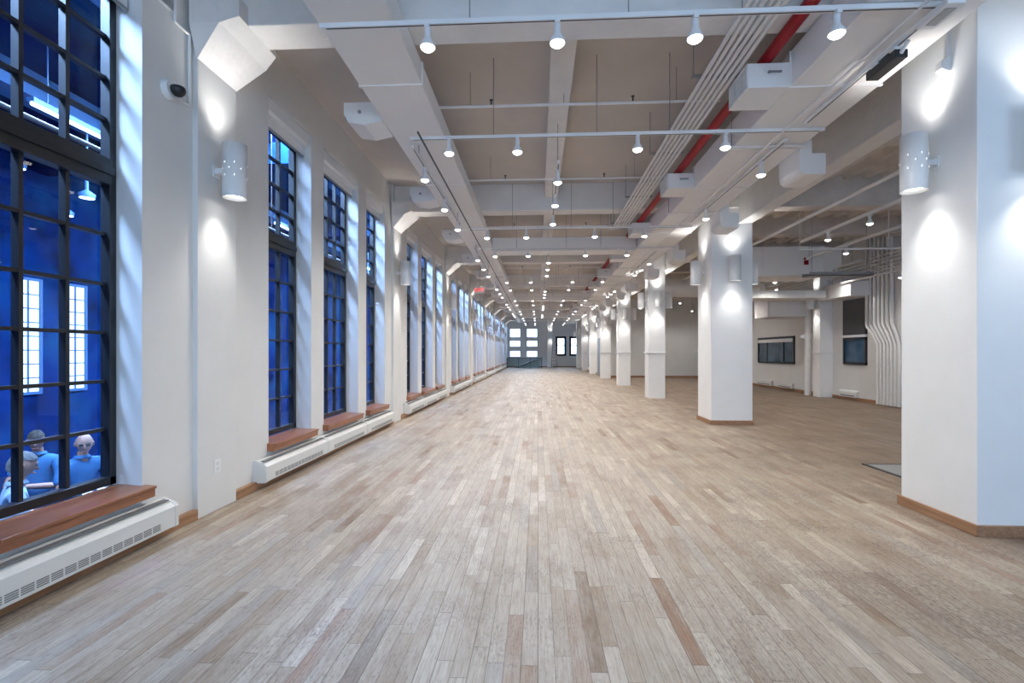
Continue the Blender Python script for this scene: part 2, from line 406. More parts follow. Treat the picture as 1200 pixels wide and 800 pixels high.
# slim centre rib under the slab, stopping at each cross beam
for k in range(-1, 8):
    struct(MB().box(.13, bay(k)+.17, e(3.03), .38, min(bay(k+1)-.17, YF), ZC+.02).build('trim_centre_rib', M['beam']))
# girder over the columns
struct(MB().box(3.86, YN, e(2.48), 4.12, YF, ZC+.06).build('trim_column_girder', M['beam'], None, .012))
# side aisle beams, every half bay
for i in range(-2, 9):
    Y = B0+BAY/2*i
    zz = e(2.78) if i % 2 == 0 else e(2.90)
    struct(MB().box(4.10, Y-.16, zz, XR+.02, Y+.16, ZC+.12).build('trim_aisle_beam', M['deck'], None, .01))

# baseboards
def bb(name, *a):
    return struct(MB().box(*a).build(name, M['base'], None, .003))
for k in range(-1, 8):
    ya = YN if k == -1 else bay(k)+.26; yb = min(bay(k+1)-.27, YF)
    bb('baseboard_left', XW-.01, ya, 0, XP+.004, yb, .085)
bb('baseboard_right', XR-.015, YN, 0, XR+.01, 27.7, .1)
bb('baseboard_aisle_end', 4.0, 27.73, 0, XR, 27.77, .1)
bb('baseboard_inner', 3.70, 27.7, 0, 3.725, YF, .1)
bb('baseboard_far', -2.9, YF-.02, 0, 3.7, YF+.01, .1)

# ------------------------------------------------------------------ heaters along the left wall
def heater():
    r = empty('baseboard_heater'); W = 1.49; xf = -2.745
    b = MB().prism([(XW+.005, .29), (XW+.035, .295), (xf-.03, .262), (xf, .235), (xf, .085), (xf-.02, .075), (XW+.005, .075)], 'y', .008, W)
    b.build('cover', M['heater'], r, .003)
    for a in (0, W-.03):
        MB().prism([(XW+.003, .293), (XW+.036, .299), (xf-.027, .266), (xf+.004, .237), (xf+.004, .083), (xf-.018, .071), (XW+.003, .071)], 'y', a, a+.034).build('end_cap', M['heater'], r, .002)
    s = MB(); nb = 14; L0 = .17; L1 = W-.17; st = (L1-L0)/nb
    for i in range(nb):
        for z in (.105, .117, .129, .141): s.box(xf-.002, L0+i*st+.006, z, xf+.0015, L0+(i+1)*st-.006, z+.007)
    s.build('vent_slots', M['slot'], r)
    s2 = MB(); s2.box(XW+.045, .04, .278, xf-.04, W-.04, .2865)
    s2.build('top_grille', M['slot'], r)
    return r
h0 = None
for k in range(-1, 8):
    for j in range(3):
        y0 = bay(k)+.60+1.5*j
        if y0+1.5 < .3 or y0+1.5 > YF: continue
        h = h0 = heater() if h0 is None else copy_tree(h0)
        h.location = (0, y0-(.1 if k == -1 else 0), 0)
        if k == -1: lb = 'white baseboard heater under the large window, %s of the two at the left edge' % ('nearer' if j == 1 else 'farther') if j else 'white baseboard heater just outside the left edge'
        else: lb = 'white baseboard heater in the %s bay under its %s' % (NTH[k], ['near narrow window', 'wide middle window', 'far narrow window'][j])
        tag(h, lb, 'heater', 'baseboard heaters along the left wall')

# ------------------------------------------------------------------ columns
def colbox(k):
    w = .78 if k < 2 else .50
    y0 = bay(k)-.32+(.18 if k == 1 else 0)
    return COLX0, COLX0+w, y0, y0+(.79 if k < 2 else .50)
def column(k):
    xa, xb, Y0, Y1 = colbox(k); top = ZC-.01
    r = empty('square_column', ((xa+xb)/2, (Y0+Y1)/2, 0)); hx = (xb-xa)/2; hy = (Y1-Y0)/2
    MB().box(-hx, -hy, 0, hx, hy, top).build('shaft', M['column'], r, .006)
    if k < 2:
        t = .022
        MB().box(-hx-t, -hy-t, 0, hx+t, hy+t, .085).build('skirting', M['base'], r, .003)
    else:
        MB().box(-hx-.03, -hy-.03, e(-.035), hx+.03, hy+.03, e(.005)).build('collar_rail', M['white'], r, .006)
    return r
for k in range(0, 8):
    Y = bay(k)
    c = column(k)
    tag(c, '%s white square column in the row on the right%s' % (ORD[k], ', with wooden skirting' if k < 2 else ', with a rail around its middle'), 'column', 'white columns in the right hand row')

# ------------------------------------------------------------------ sconces
def spot(name, parent, loc, rot, power, angle, blend, col=(1,.975,.94), size=.05):
    l = bpy.data.lights.new(name, 'SPOT'); l.energy = power; l.spot_size = math.radians(angle); l.spot_blend = blend; l.color = col; l.shadow_soft_size = size
    o = bpy.data.objects.new(name, l); C.objects.link(o); o.location = loc; o.rotation_euler = rot
    if parent: o.parent = parent
    return o
SC_UP, SC_DN = 17, 25
def sconce():
    r = empty('wall_sconce')      # origin on the wall face, +X away from the wall, mid height
    R = .098; cx = .175; hh = .235
    b = MB(); b.lathe([(R, -hh), (R, hh), (R-.006, hh), (R-.006, -hh), (R, -hh)], (cx, 0, 0), 28)
    b.build('cylinder_shade', M['white'], r)
    MB().lathe([(.001, 0), (R-.006, 0)], (cx, 0, -hh+.035), 24).lathe([(.001, 0), (R-.006, 0)], (cx, 0, hh-.06), 24).build('diffuser', M['sglow'], r)
    MB().box(0, -.045, -.05, .012, .045, .05).build('backplate', M['white'], r, .003)
    MB().box(.01, -.03, -.022, cx-R+.01, .03, .022).build('arm', M['white'], r, .003)
    p = MB()
    for i, a in enumerate((-150,-120,-95,-70,-45,150,120,95,70,45)):
        for j, z in enumerate((-.06, .0, .05)):
            if (i+j) % 2: continue
            t = math.radians(a+180); x = cx+(R+.0005)*math.cos(t); y = (R+.0005)*math.sin(t)
            p.lathe([(.002, 0), (.002, .013)], (x, y, z), 6, True, True)
    p.build('perforations', M['perf'], r)
    spot('sconce_down_light', r, (cx, 0, -hh+.02), (0, 0, 0), SC_DN, 92, 1.0)
    spot('sconce_up_light', r, (cx, 0, hh-.03), (PI, 0, 0), SC_UP, 98, 1.0)
    return r
s0 = sconce(); ZSC = e(1.59); first = True
def put_sconce(x, y, rz, lb, grp, z=ZSC):
    global first
    s = s0 if first else copy_tree(s0); first = False
    s.location = (x, y, z); s.rotation_euler = (0, 0, rz); tag(s, lb, 'wall lamp', grp)
for k in range(0, 8):
    put_sconce(XP, bay(k)-.04, 0, 'white cylinder sconce on the %s pier of the left window wall' % ORD[k], 'sconces on the window wall piers')
for k in range(0, 8):
    xa, xb, ya, yb = colbox(k); Y = (ya+yb)/2; xm = (xa+xb)/2
    nm = '%s free-standing column' % ORD[k]
    put_sconce(COLX0, Y, PI, 'white cylinder sconce on the left face of the %s' % nm, 'sconces on the columns')
    if k < 7: put_sconce(xm, ya, -PI/2, 'white cylinder sconce on the front face of the %s' % nm, 'sconces on the columns')
    if k < 5: put_sconce(xb, Y, 0, 'white cylinder sconce on the right face of the %s' % nm, 'sconces on the columns')

# ------------------------------------------------------------------ ducts
def rect_duct(name, x0, x1, y0, y1, z0, z1, lb, seams='y', step=1.4, mat=None, cat='duct', group=None):
    r = empty(name, ((x0+x1)/2, y0, z0)); o = r.location
    def L(a, b, c, d, e_, f): return (a-o.x, b-o.y, c-o.z, d-o.x, e_-o.y, f-o.z)
    MB().box(*L(x0, y0, z0, x1, y1, z1)).build('duct_body', mat or M['duct'], r, .006)
    t = .012; q0, q1 = (y0, y1) if seams == 'y' else (x0, x1); q = q0+.05
    while q < q1-.03:
        s = MB()
        if seams == 'y': s.prism([(x0-t-o.x, z1-o.z), (x0-t-o.x, -t), (x1+t-o.x, -t), (x1+t-o.x, z1-o.z), (x1-o.x, z1-o.z), (x1-o.x, 0), (x0-o.x, 0), (x0-o.x, z1-o.z)], 'y', q-o.y, q+.03-o.y)
        else: s.prism([(y0-t-o.y, z1-o.z), (y0-t-o.y, -t), (y1+t-o.y, -t), (y1+t-o.y, z1-o.z), (y1-o.y, z1-o.z), (y1-o.y, 0), (y0-o.y, 0), (y0-o.y, z1-o.z)], 'x', q-o.x, q+.03-o.x)
        s.build('seam_flange', mat or M['duct'], r); q += step
    return tag(r, lb, cat, group)
rect_duct('ceiling_duct', 2.32, 3.12, -1.0, 43, e(2.44), e(2.765), 'long white rectangular main duct running beside the right hand columns', step=1.405)
rect_duct('ceiling_duct', -1.71, -1.11, -1.0, 43, e(2.56), e(2.77), 'long white shallow duct running along the left under the cross beams', step=2.81)
# cross duct joining the two
for i, Y in enumerate((11.75, 23.0, 34.2)):
    rect_duct('ceiling_cross_duct', -1.09, 2.30, Y, Y+.55, e(2.40), e(2.72), '%s white cross duct linking the left and right long ducts' % ORD[i].capitalize().lower(), seams='x', step=1.1)
# grille boxes on the left side of the main duct
def grille_box():
    r = empty('duct_outlet_box')       # origin: duct side face, bottom, near face
    W = .38; D = .44; Hh = .225
    MB().box(-W, 0, 0, -.002, D, Hh).build('outlet_box_body', M['duct'], r, .005)
    g = MB().box(-W-.012, .0, 0, -W-.002, .02, Hh).box(-W-.012, D-.02, 0, -W-.002, D, Hh).box(-W-.012, 0, 0, -W-.002, D, .02).box(-W-.012, 0, Hh-.02, -W-.002, D, Hh)
    for i in range(11): g.box(-W-.012, .04+i*.035, .02, -W-.003, .052+i*.035, Hh-.02)
    g.build('louvre', M['pipe'], r)
    MB().box(-W-.003, .02, .02, -W-.001, D-.02, Hh-.02).build('louvre_shadow', M['slot'], r)
    MB().box(-.24, -.008, .10, -.12, -.001, .17).build('damper_plate', M['duct'], r, .002)
    MB().box(-.21, -.03, .125, -.09, -.018, .14).tube((-.2, -.03, .133), (-.2, 0, .133), .012).build('damper_handle', M['steel'], r)
    return r
g0 = None
for i in range(0, 13):
    Y = 4.68+2.81*i
    if abs(Y-11.7) < .8 or abs(Y-22.9) < 1.2 or abs(Y-34.1) < 1: continue
    g = g0 = grille_box() if g0 is None else copy_tree(g0)
    g.location = (2.32, Y, e(2.44)); tag(g, 'white louvred outlet box on the main duct, %s to the camera' % ORD[[j for j in range(13) if not (abs(4.68+2.81*j-11.7) < .8 or abs(4.68+2.81*j-22.9) < 1.2 or abs(4.68+2.81*j-34.1) < 1)].index(i)], 'duct outlet', 'outlet boxes on the main duct')
# elbow boots on its right side
def boot():
    r = empty('duct_elbow_outlet')
    arc = [(.10+ -.10*math.cos(t), -.02-.21 - .10*math.sin(t)+.02) for t in [i*PI/12 for i in range(7)]]
    poly = [(0, .12), (0, -.21)] + [(.10-.10*math.cos(i*PI/12), -.21-.10*math.sin(i*PI/12)) for i in range(1, 7)] + [(.31, -.31), (.31, -.06), (.15, -.06), (.15, .12)]
    MB().prism(poly, 'y', 0, .5).build('elbow_body', M['duct'], r, .004)
    MB().box(.311, .02, -.29, .318, .48, -.08).build('outlet_grille', M['slot'], r)
    return r
b0 = None; nb = 0
for i in range(0, 9):
    Y = 6.1+2.81*i
    if i % 2 == 1: Y -= .25
    b = b0 = boot() if b0 is None else copy_tree(b0)
    b.location = (3.125, Y, e(2.44)); tag(b, 'white elbow outlet dropping from the right side of the main duct, %s' % ORD[i], 'duct outlet', 'elbow outlets on the main duct')
# short branches to the left of the left duct, with a round-cornered end
def branch():
    r = empty('duct_branch')           # origin: duct side, bottom
    a = .10; poly = [(-.43, .19), (-.43, .06), (-.38, -.03), (-.20, -.06), (-.002, -.02), (-.002, .19)]
    MB().prism(poly, 'y', 0, .42).build('branch_body', M['duct'], r, .006)
    MB().box(-.438, .05, .05, -.432, .37, .17).build('outlet_grille', M['slot'], r)
    MB().tube((-.25, -.012, .08), (-.25, 0, .08), .02).build('damper_knob', M['steel'], r)
    return r
br0 = None
for i in range(0, 10):
    Y = 5.35+2.81*i
    g = br0 = branch() if br0 is None else copy_tree(br0)
    g.location = (-1.71, Y, e(2.56)); tag(g, 'white stub outlet on the left side of the left duct, %s' % ORD[i], 'duct outlet', 'stub outlets on the left duct')

# ------------------------------------------------------------------ pipes
def pipe(name, pts, r, mat, lb, cat='pipe', group=None, clamps=None):
    o = MB().path(pts, r, 10).build(name, mat); tag(o, lb, cat, group); return o
for i in range(6):
    x = 1.62+.058*i
    pts = [(x, -1, e(2.70)), (x, 11.0-.05*i, e(2.70)), (x, 11.2-.05*i, e(2.75)), (x, 11.3-.05*i, e(2.9)), (x, 11.3-.05*i, e(3.29))]
    pipe('ceiling_conduit', pts, .019, M['pipe'], 'white electrical conduit, %s from the left in the bundle beside the red pipe' % NTH[i], 'conduit', 'conduit bundle beside the red pipe')
for i, Y in enumerate((1.2, 3.3, 5.0, 6.9, 8.8, 10.6)):
    r = empty('conduit_rack', (1.77, Y, e(2.72)))
    MB().box(-.24, -.02, -.002, .22, .02, .02).build('strut_bar', M['steel'], r)
    MB().tube((-.23, 0, .0), (-.23, 0, ZC-e(2.72)), .006, 6).tube((.21, 0, 0), (.21, 0, ZC-e(2.72)), .006, 6).build('hanger_rod', M['steel'], r)
    tag(r, 'thin strut hanger carrying the conduit bundle, %s' % ORD[i], 'pipe hanger', 'strut hangers of the conduit bundle')
def redpipe():
    r = empty('red_sprinkler_main', (2.13, -1, e(2.735)))
    MB().tube((0,0,0), (0, 41, 0), .055, 14).build('pipe_run', M['red'], r)
    for i in range(12):
        MB().tube((0, 3.0+i*3.2, 0), (0, 3.12+i*3.2, 0), .068, 14).build('pipe_coupling', M['red'], r)
    tag(r, 'red fire sprinkler main pipe above the duct outlets', 'pipe')
redpipe()
# sprinkler cross pipes with upright heads
ys = []
for k in range(0, 7):
    ys += [bay(k)+1.55, bay(k)+4.05]
for i, Y in enumerate(ys):
    r = empty('sprinkler_cross_pipe', (-1.0, Y, e(2.90)))
    MB().tube((-.7, 0, 0), (3.1, 0, 0), .017, 8).build('pipe_run', M['pipe'], r)
    if i < 6:
        for x in (.45, 2.1):
            MB().tube((x, 0, .01), (x, 0, .07), .010, 8).lathe([(.001, .08), (.024, .075), (.018, .07)], (x, 0, 0), 8).build('sprinkler_head', M['dark'], r)
    for x in (.2, 1.3, 2.6): MB().tube((x, 0, 0), (x, 0, .40), .004, 5).build('hanger_rod', M['steel'], r)
    tag(r, 'thin white sprinkler cross pipe under the main ceiling, %s' % ORD[i] if i < 14 else 'thin white sprinkler cross pipe, farthest', 'pipe', 'sprinkler cross pipes')

# ------------------------------------------------------------------ track lighting
LAMP_W = 42
def lamp(power=LAMP_W):
    r = empty('track_spotlight')      # origin at the track underside; lamp hangs down
    MB().box(-.018, -.04, -.03, .018, .04, 0).build('track_adapter', M['white'], r, .002)
    MB().lathe([(.021, -.02), (.024, -.03), (.024, -.085), (.030, -.10), (.045, -.125), (.056, -.15), (.058, -.162), (.053, -.162), (.05, -.15), (.02, -.11)], (0,0,0), 18, True).build('bell_shade', M['white'], r)
    MB().lathe([(.052, -.153), (.050, -.168), (.036, -.181), (.018, -.188), (.001, -.190)], (0,0,0), 18).build('bulb', M['bulb'], r)
    spot('lamp_light', r, (0, 0, -.20), (0, 0, 0), power, 150, .8, size=.05)
    return r
l0 = lamp(); lfirst = True; nl = 0
def put_lamp(x, y, z, lb, grp, scale=1.0, tilt=(0, 0), share=False):
    global lfirst, nl
    l = l0 if lfirst else copy_tree(l0); lfirst = False; nl += 1
    l.location = (x, y, z); l.rotation_euler = (tilt[0], tilt[1], 0); l.scale = (scale,)*3
    tag(l, lb, 'track light', grp); return l
def track(name, x0, x1, y0, y1, z, lb, rods, grp=None, zt=None):
    r = empty(name, ((x0+x1)/2, (y0+y1)/2, z)); o = r.location
    a = .017
    if abs(x1-x0) > abs(y1-y0): MB().box(x0-o.x, -a, 0, x1-o.x, a, .034).build('track_bar', M['white'], r); sl = MB().box(x0-o.x+.05, -.006, -.001, x1-o.x-.05, .006, .0005)
    else: MB().box(-a, y0-o.y, 0, a, y1-o.y, .034).build('track_bar', M['white'], r); sl = MB().box(-.006, y0-o.y+.05, -.001, .006, y1-o.y-.05, .0005)
    sl.build('track_slot', M['dark'], r)
    for (x, y, zz) in rods: MB().tube((x-o.x, y-o.y, .03), (x-o.x, y-o.y, zz-z), .005, 5).build('hanger_rod', M['steel'], r)
    return tag(r, lb, 'light track', grp)
ZT_ = e(2.40); LX = [-1.0,-.23,1.1,2.05]; XN = ['leftmost', 'second from the left', 'second from the right', 'rightmost']
ctY = [3.60, 5.54, 9.68, 11.55, 15.9, 17.9, 21.6, 23.6, 27.3, 29.3, 33.0, 35.0, 38.7, 40.7]
for i, Y in enumerate(ctY):
    lx = [-.81,.14,1.12,2.10] if i == 0 else LX
    x0, x1 = (-1.62, 2.95) if i == 0 else (-1.45, 3.1) if i == 1 else (-1.4, 2.95)
    track('light_track_cross', x0, x1, Y-.02, Y+.02, ZT_, 'white light track running across the ceiling, %s' % ORD[i], [(-.5, Y, ZC), (.65, Y, ZC), (1.45, Y, ZC)] , 'cross light tracks')
    for j, x in enumerate(lx):
        put_lamp(x, Y, ZT_, 'white bell spotlight, %s on the %s cross track' % (XN[j], ORD[i]), 'spotlights on the cross tracks')
# tracks along the room
def runlamps(X, spans, z, nm, grp, rodtop, lab):
    n = 0
    for s, (a, b, ls) in enumerate(spans):
        track('light_track_run', X-.02, X+.02, a, b, z, '%s, %s segment' % (nm, ORD[s]), [(X, a+.3, rodtop), (X, b-.3, rodtop)], grp)
        for y in ls:
            put_lamp(X, y, z, 'white bell spotlight on the %s, %s' % (lab, ORD[n] if n < 14 else 'farther along, %s of the last ones' % NTH[n-14]), 'spotlights on the ' + lab); n += 1
cent = [(6.3+BAY*k+(.2*k if k else 0), 9.1+BAY*k+(.3*k if k else 0), [6.57+BAY*k+.25*k, 7.6+BAY*k+.25*k, 8.7+BAY*k+.25*k]) for k in range(0, 5)]
runlamps(.26, cent, ZT_, 'white light track along the centre of the ceiling', 'centre light tracks', e(3.03), 'centre track')
left = [(5.75+BAY*k, 9.3+BAY*k, [6.38+BAY*k, 7.73+BAY*k, 9.0+BAY*k]) for k in range(0, 5)]
runlamps(-1.47, left, ZT_, 'white light track under the left duct', 'left light tracks', e(2.56), 'left track')
right = [(.8, 5.35, []), (5.75, 9.3, [6.38, 8.43]), (11.9, 15.2, [12.66, 13.6, 14.5])] + [(11.9+BAY*k, 15.0+BAY*k, [12.66+BAY*k, 13.6+BAY*k, 14.5+BAY*k]) for k in range(1, 4)]
runlamps(2.80, right, e(2.385), 'white light track under the right main duct', 'right light tracks', e(2.44), 'right track')
pipe('ceiling_conduit', [(2.66, .5, e(2.40)), (2.66, 40, e(2.40))], .012, M['pipe'], 'thin white conduit running beside the right light track', 'conduit')
pipe('ceiling_conduit', [(-1.30, 5.3, e(2.38)), (-1.30, 40, e(2.38))], .011, M['dark'], 'thin dark cable run beside the left light track', 'conduit')
# trapeze hangers under the main duct
for i in range(11):
    Y = 4.35+1.62+2.81*i*1.0
    r = empty('duct_hanger', (2.7, Y, e(2.425)))
    MB().box(-.45, -.015, -.02, .42, .015, 0).build('strut_bar', M['pipe'], r)
    MB().tube((-.42, 0, 0), (-.42, 0, ZC-e(2.425)), .006, 5).build('hanger_rod', M['steel'], r)
    tag(r, 'white strut hanger under the main duct, %s' % ORD[i], 'duct hanger', 'strut hangers of the main duct')
# black driver box and white emergency heads on the near right track
r = empty('hanging_power_box', (2.80, 4.14, e(2.36)))
MB().box(-.05, -.17, -.085, .05, .17, -.02).build('housing', M['black'], r, .006)
MB().box(-.03, -.14, -.022, .03, -.08, .02).box(-.03, .08, -.022, .03, .14, .02).build('bracket', M['pipe'], r)
MB().tube((.0, -.165, -.05), (0, -.24, .0), .015, 8).build('cable_gland', M['pipe'], r)
tag(r, 'black rectangular power box hung from the near right light track', 'power box')
r = empty('hanging_emergency_light', (2.80, 3.60, e(2.385)))
MB().box(-.06, -.14, -.05, .06, .14, -.004).build('housing', M['white'], r, .006)
MB().box(-.035, -.09, -.054, .035, .09, -.05).build('lens', M['steel'], r)
tag(r, 'white flat light head on the right track, nearer than the black box', 'emergency light')
# small spotlight head mounted on the nearest column
r = empty('wall_mounted_spotlight', (COLX0, 4.22, e(2.48)))
MB().box(-.02, -.015, -.10, 0, .015, .22).build('mount_strip', M['pipe'], r)
MB().prism([(-.02, -.08), (-.07, -.12), (-.075, -.18), (-.03, -.20), (0, -.20), (0, -.08)], 'y', -.035, .035).build('head', M['white'], r, .004)
MB().box(-.06, -.025, -.206, -.015, .025, -.201).build('lens', M['sglow'], r)
tag(r, 'small white spotlight head high on the nearest column', 'spotlight')

# ------------------------------------------------------------------ side aisle services
pipe('ceiling_pipe', [(5.0, -1, e(2.50)), (5.0, 19, e(2.50))], .032, M['pipe'], 'white sprinkler pipe running along the side aisle past the columns')
def big_track(x, y0, y1, z, lb, ls):
    r = empty('suspended_light_track', (x, y0, z))
    MB().box(-.025, 0, 0, .025, y1-y0, .05).build('track_bar', M['white'], r)
    for y in (y0+.4, (y0+y1)/2, y1-.1): MB().tube((0, y-y0, .04), (0, y-y0, e(3.3)-z), .005, 5).build('hanger_rod', M['steel'], r)
    tag(r, lb, 'light track', 'light tracks of the side aisle')
    for i, (yy, nm) in enumerate(ls): put_lamp(x, yy, z, nm, 'spotlights in the side aisle')
big_track(5.78, -1, 11.2, e(2.40), 'white suspended light track in the side aisle, nearest the columns', [(8.95, 'white bell spotlight in the side aisle, right of the nearest pair'), (10.2, 'white bell spotlight in the side aisle, left of the nearest pair'), (6.0, 'white bell spotlight in the side aisle hidden by the nearest column'), (3.0, 'white bell spotlight in the side aisle right of the nearest column')])
big_track(6.85, 5.0, 13.0, e(2.36), 'white suspended light track in the side aisle, second from the columns', [(11.4, 'white bell spotlight beneath the nearest pair in the side aisle'), (8.0, 'white bell spotlight on the second aisle track, hidden by the column')])
r = empty('aisle_ring_pipe', (5.8, 11.3, e(2.28)))
MB().path([(0,0,0), (1.95, 0, 0), (2.05, -.05, 0), (2.9, -3.2, 0)], .022, 8).build('pipe_run', M['pipe'], r)
MB().tube((1.9,0,0), (1.9,0,.9), .012, 6).tube((0,0,0), (0,0,.9), .006, 6).build('hanger_rod', M['pipe'], r)
tag(r, 'thin white pipe turning across the side aisle at the track end', 'pipe')
big_track(6.75, 14.35, 20.5, e(2.15), 'white suspended light track deep in the side aisle, left', [(14.5, 'white bell spotlight deep in the side aisle, left of the pair'), (17.5, 'white bell spotlight deep in the side aisle, farther one on the left track')])
big_track(8.15, 12.9, 19.5, e(2.3), 'white suspended light track deep in the side aisle, right', [(14.0, 'white bell spotlight deep in the side aisle, right of the pair'), (17.4, 'white bell spotlight deep in the side aisle, farther one on the right track')])
big_track(8.45, 8.5, 14.3, e(1.9), 'low white light track beside the conduit risers', [(12.0, 'white bell spotlight in front of the conduit risers')])
for i, (x, y) in enumerate(((5.2, 15.0), (5.4, 18.5), (6.2, 22.0), (7.6, 23.0), (5.0, 24.5), (5.2, 21.0), (6.3, 26.3), (7.6, 20.5), (8.0, 26.2))):
    put_lamp(x, y, e(2.3), 'white bell spotlight over the back of the side aisle, %s' % ORD[i], 'spotlights at the back of the side aisle')
    r = empty('hanging_lamp_rod', (x, y, e(2.3))); MB().tube((0,0,0), (0,0,.98), .006, 5).build('rod', M['steel'], r); tag(r, 'thin rod carrying the %s spotlight at the back of the side aisle' % ORD[i], 'hanger rod', 'lamp rods at the back of the side aisle')
rect_duct('ceiling_aisle_duct', 4.6, 7.4, 13.25, 14.3, e(1.98), e(2.75), 'big white rectangular duct crossing the side aisle behind the second column', seams='x', step=1.2)
big = [o for o in C.objects if o.get('label', '').startswith('big white rectangular duct crossing')][0]
hp = MB().add([(.002, 0, 0), (.002, 1.05, 0), (.002, 1.05, .77), (.002, 0, .77), (.6, .25, .35), (.6, .8, .35), (.6, .8, .75), (.6, .25, .75)], [(0,1,2,3), (4,7,6,5), (0,4,5,1), (1,5,6,2), (2,6,7,3), (3,7,4,0)]).build('tapered_end', M['duct'], big); hp.location = (1.4, 0, 0)
# round duct behind the third column
r = empty('round_ceiling_duct', (4.2, 17.6, e(2.30)))
MB().tube((0, 0, 0), (3.8, .8, 0), .36, 24).build('duct_body', M['duct'], r)
for t in (.1, .4, .7, .95): MB().tube((3.8*t, .8*t, 0), (3.8*t+.05, .8*t+.01, 0), .375, 24).build('seam_ring', M['duct'], r)
tag(r, 'fat round white duct crossing the aisle beside the third column', 'duct')
for i, Y in enumerate((16.6, 22.3)):
    rect_duct('ceiling_air_unit', 2.35, 4.6, Y-.9, Y, e(1.98), e(2.40), 'white boxy air unit hanging under the main duct, %s' % ORD[i], seams='x', step=.9, cat='air unit') if False else None
rect_duct('ceiling_aisle_duct', 7.5, 8.9, 16.6, 17.6, e(1.15), e(1.9), 'white box duct dropping by the back right wall', seams='x', step=.6)
rect_duct('ceiling_aisle_duct', 8.5, 9.08, 13.95, 15.35, e(1.55), e(1.95), 'white soffit duct along the right wall over the tall window', step=.9)
rect_duct('ceiling_aisle_duct', 6.2, 8.45, 15.0, 15.9, e(1.60), e(1.82), 'white flat duct with angled hood near the right wall', seams='x', step=.8)
# dark blue cable tray
r = empty('cable_tray', (6.6, 12.4, e(1.86))); MB().box(0, 0, 0, 1.5, .35, .02).box(0, 0, 0, 1.5, .015, .09).box(0, .335, 0, 1.5, .35, .09).build('tray', M['steel'], r)
MB().tube((.1,.1,0),(.1,.1,1.4),.006,5).tube((1.4,.1,0),(1.4,.1,1.4),.006,5).build('hanger_rod', M['steel'], r)
tag(r, 'grey blue cable tray hanging near the right wall', 'cable tray')
# pipes and cables tangle against the right wall ceiling
for i in range(5):
    zz = e(2.15+.09*i)
    pipe('ceiling_conduit', [(XR-.12-.02*i, 12.6, zz), (XR-.12-.02*i, 26.5, zz)], .02, M['pipe'], 'white conduit along the top of the right wall, %s from the bottom' % NTH[i], 'conduit', 'conduits along the top of the right wall')
# bundle of risers with a bend
for i in range(7):
    y = 12.9+.13*i; yt = y+.26+.03*i
    pts = [(XR-.06, yt, e(3.25)), (XR-.06, yt, e(.78)), (XR-.06, yt-.02, e(.70)), (XR-.06, (y+yt)/2, e(.50)), (XR-.06, y+.03, e(.27)), (XR-.06, y, e(.18)), (XR-.06, y, .02)]
    pipe('wall_conduit_riser', pts, .042, M['pipe'], 'white conduit riser bending on the right wall, %s in the bundle from the near side' % NTH[i], 'conduit', 'conduit risers on the right wall')
# half column against the right wall and a pipe beside it
r = empty('wall_column', (XR-.2, 16.0, 0)); MB().box(-.18, -.2, 0, .2, .2, ZC).build('shaft', M['column'], r, .006); MB().box(-.21, -.23, e(-.04), .22, .23, e(0)).build('collar_rail', M['white'], r, .005)
tag(r, 'white half column against the right wall between its windows', 'column')
r = empty('wall_pipe_riser', (XR-.3, 16.65, 0)); MB().tube((0,0,0), (0,0,e(1.9)), .10, 16).build('pipe_run', M['pipe'], r); MB().tube((0,0,e(.42)), (0,0,e(.62)), .14, 16).box(-.25, -.04, e(.46), 0, .04, e(.56)).build('valve_body', M['pipe'], r)
tag(r, 'fat white riser pipe with a valve beside the half column', 'pipe')
put_sconce(XR-.38, 16.0, PI, 'white cylinder sconce on the half column of the right wall', 'sconces on the columns')
# right wall windows
def rwin(y0, y1, z0, z1, parts, tall=False):
    w = window_root((XR, y0, z0)); W = y1-y0; Hh = z1-z0
    f = MB(); t = .07
    f.box(-.05, 0, 0, .02, t, Hh).box(-.05, W-t, 0, .02, W, Hh).box(-.05, 0, 0, .02, W, t).box(-.05, 0, Hh-t, .02, W, Hh)
    for p in parts: f.box(-.05, W*p-.025, 0, .02, W*p+.025, Hh)
    f.build('window_frame', M['black'], w, .004)
    MB().box(-.022, t, t, -.012, W-t, Hh-t).build('pane', M['rglass'], w)
    return w
def rglass():
    m, nt, b = newmat('dusk_blue_glass'); b.inputs['Base Color'].default_value = (.02,.06,.11,1); b.inputs['Roughness'].default_value = .05
    geo = N(nt, 'ShaderNodeNewGeometry'); no = N(nt, 'ShaderNodeTexNoise', ins={'Scale': 1.6}); nt.links.new(geo.outputs['Position'], no.inputs['Vector'])
    r = ramp(nt, [(.35, (.015,.04,.08)), (.65, (.06,.13,.2))]); nt.links.new(no.outputs['Fac'], r.inputs['Fac']); nt.links.new(r.outputs['Color'], b.inputs['Base Color'])
    return m
M['rglass'] = rglass()
def ry(px): return 580*XR/(px-630) + XR*.0525
w = rwin(ry(930.5), ry(888), e(-.43), e(.58), (.26, .72)); MB().box(-.07, .08, .80, -.045, ry(888)-ry(930.5)-.08, .93).build('blind_roll', M['white'], w)
w = rwin(ry(1015), ry(988), e(-.36), e(.42), ()); 
w = window_root((XR, ry(1015), e(.50)))
f = MB(); WW = ry(988)-ry(1015); f.box(-.05, 0, 0, .02, WW, 1.02); f.build('window_frame', M['dark'], w, .004); MB().box(-.06, .03, .03, -.05, WW-.03, .98).build('pane', M['dark'], w)
tag(MB().box(XR-.09, ry(1016), e(.425), XR, ry(987), e(.495)).build('window_ledge_shelf', M['white']), 'white ledge between the dark upper panel and the lower right wall window', 'ledge')
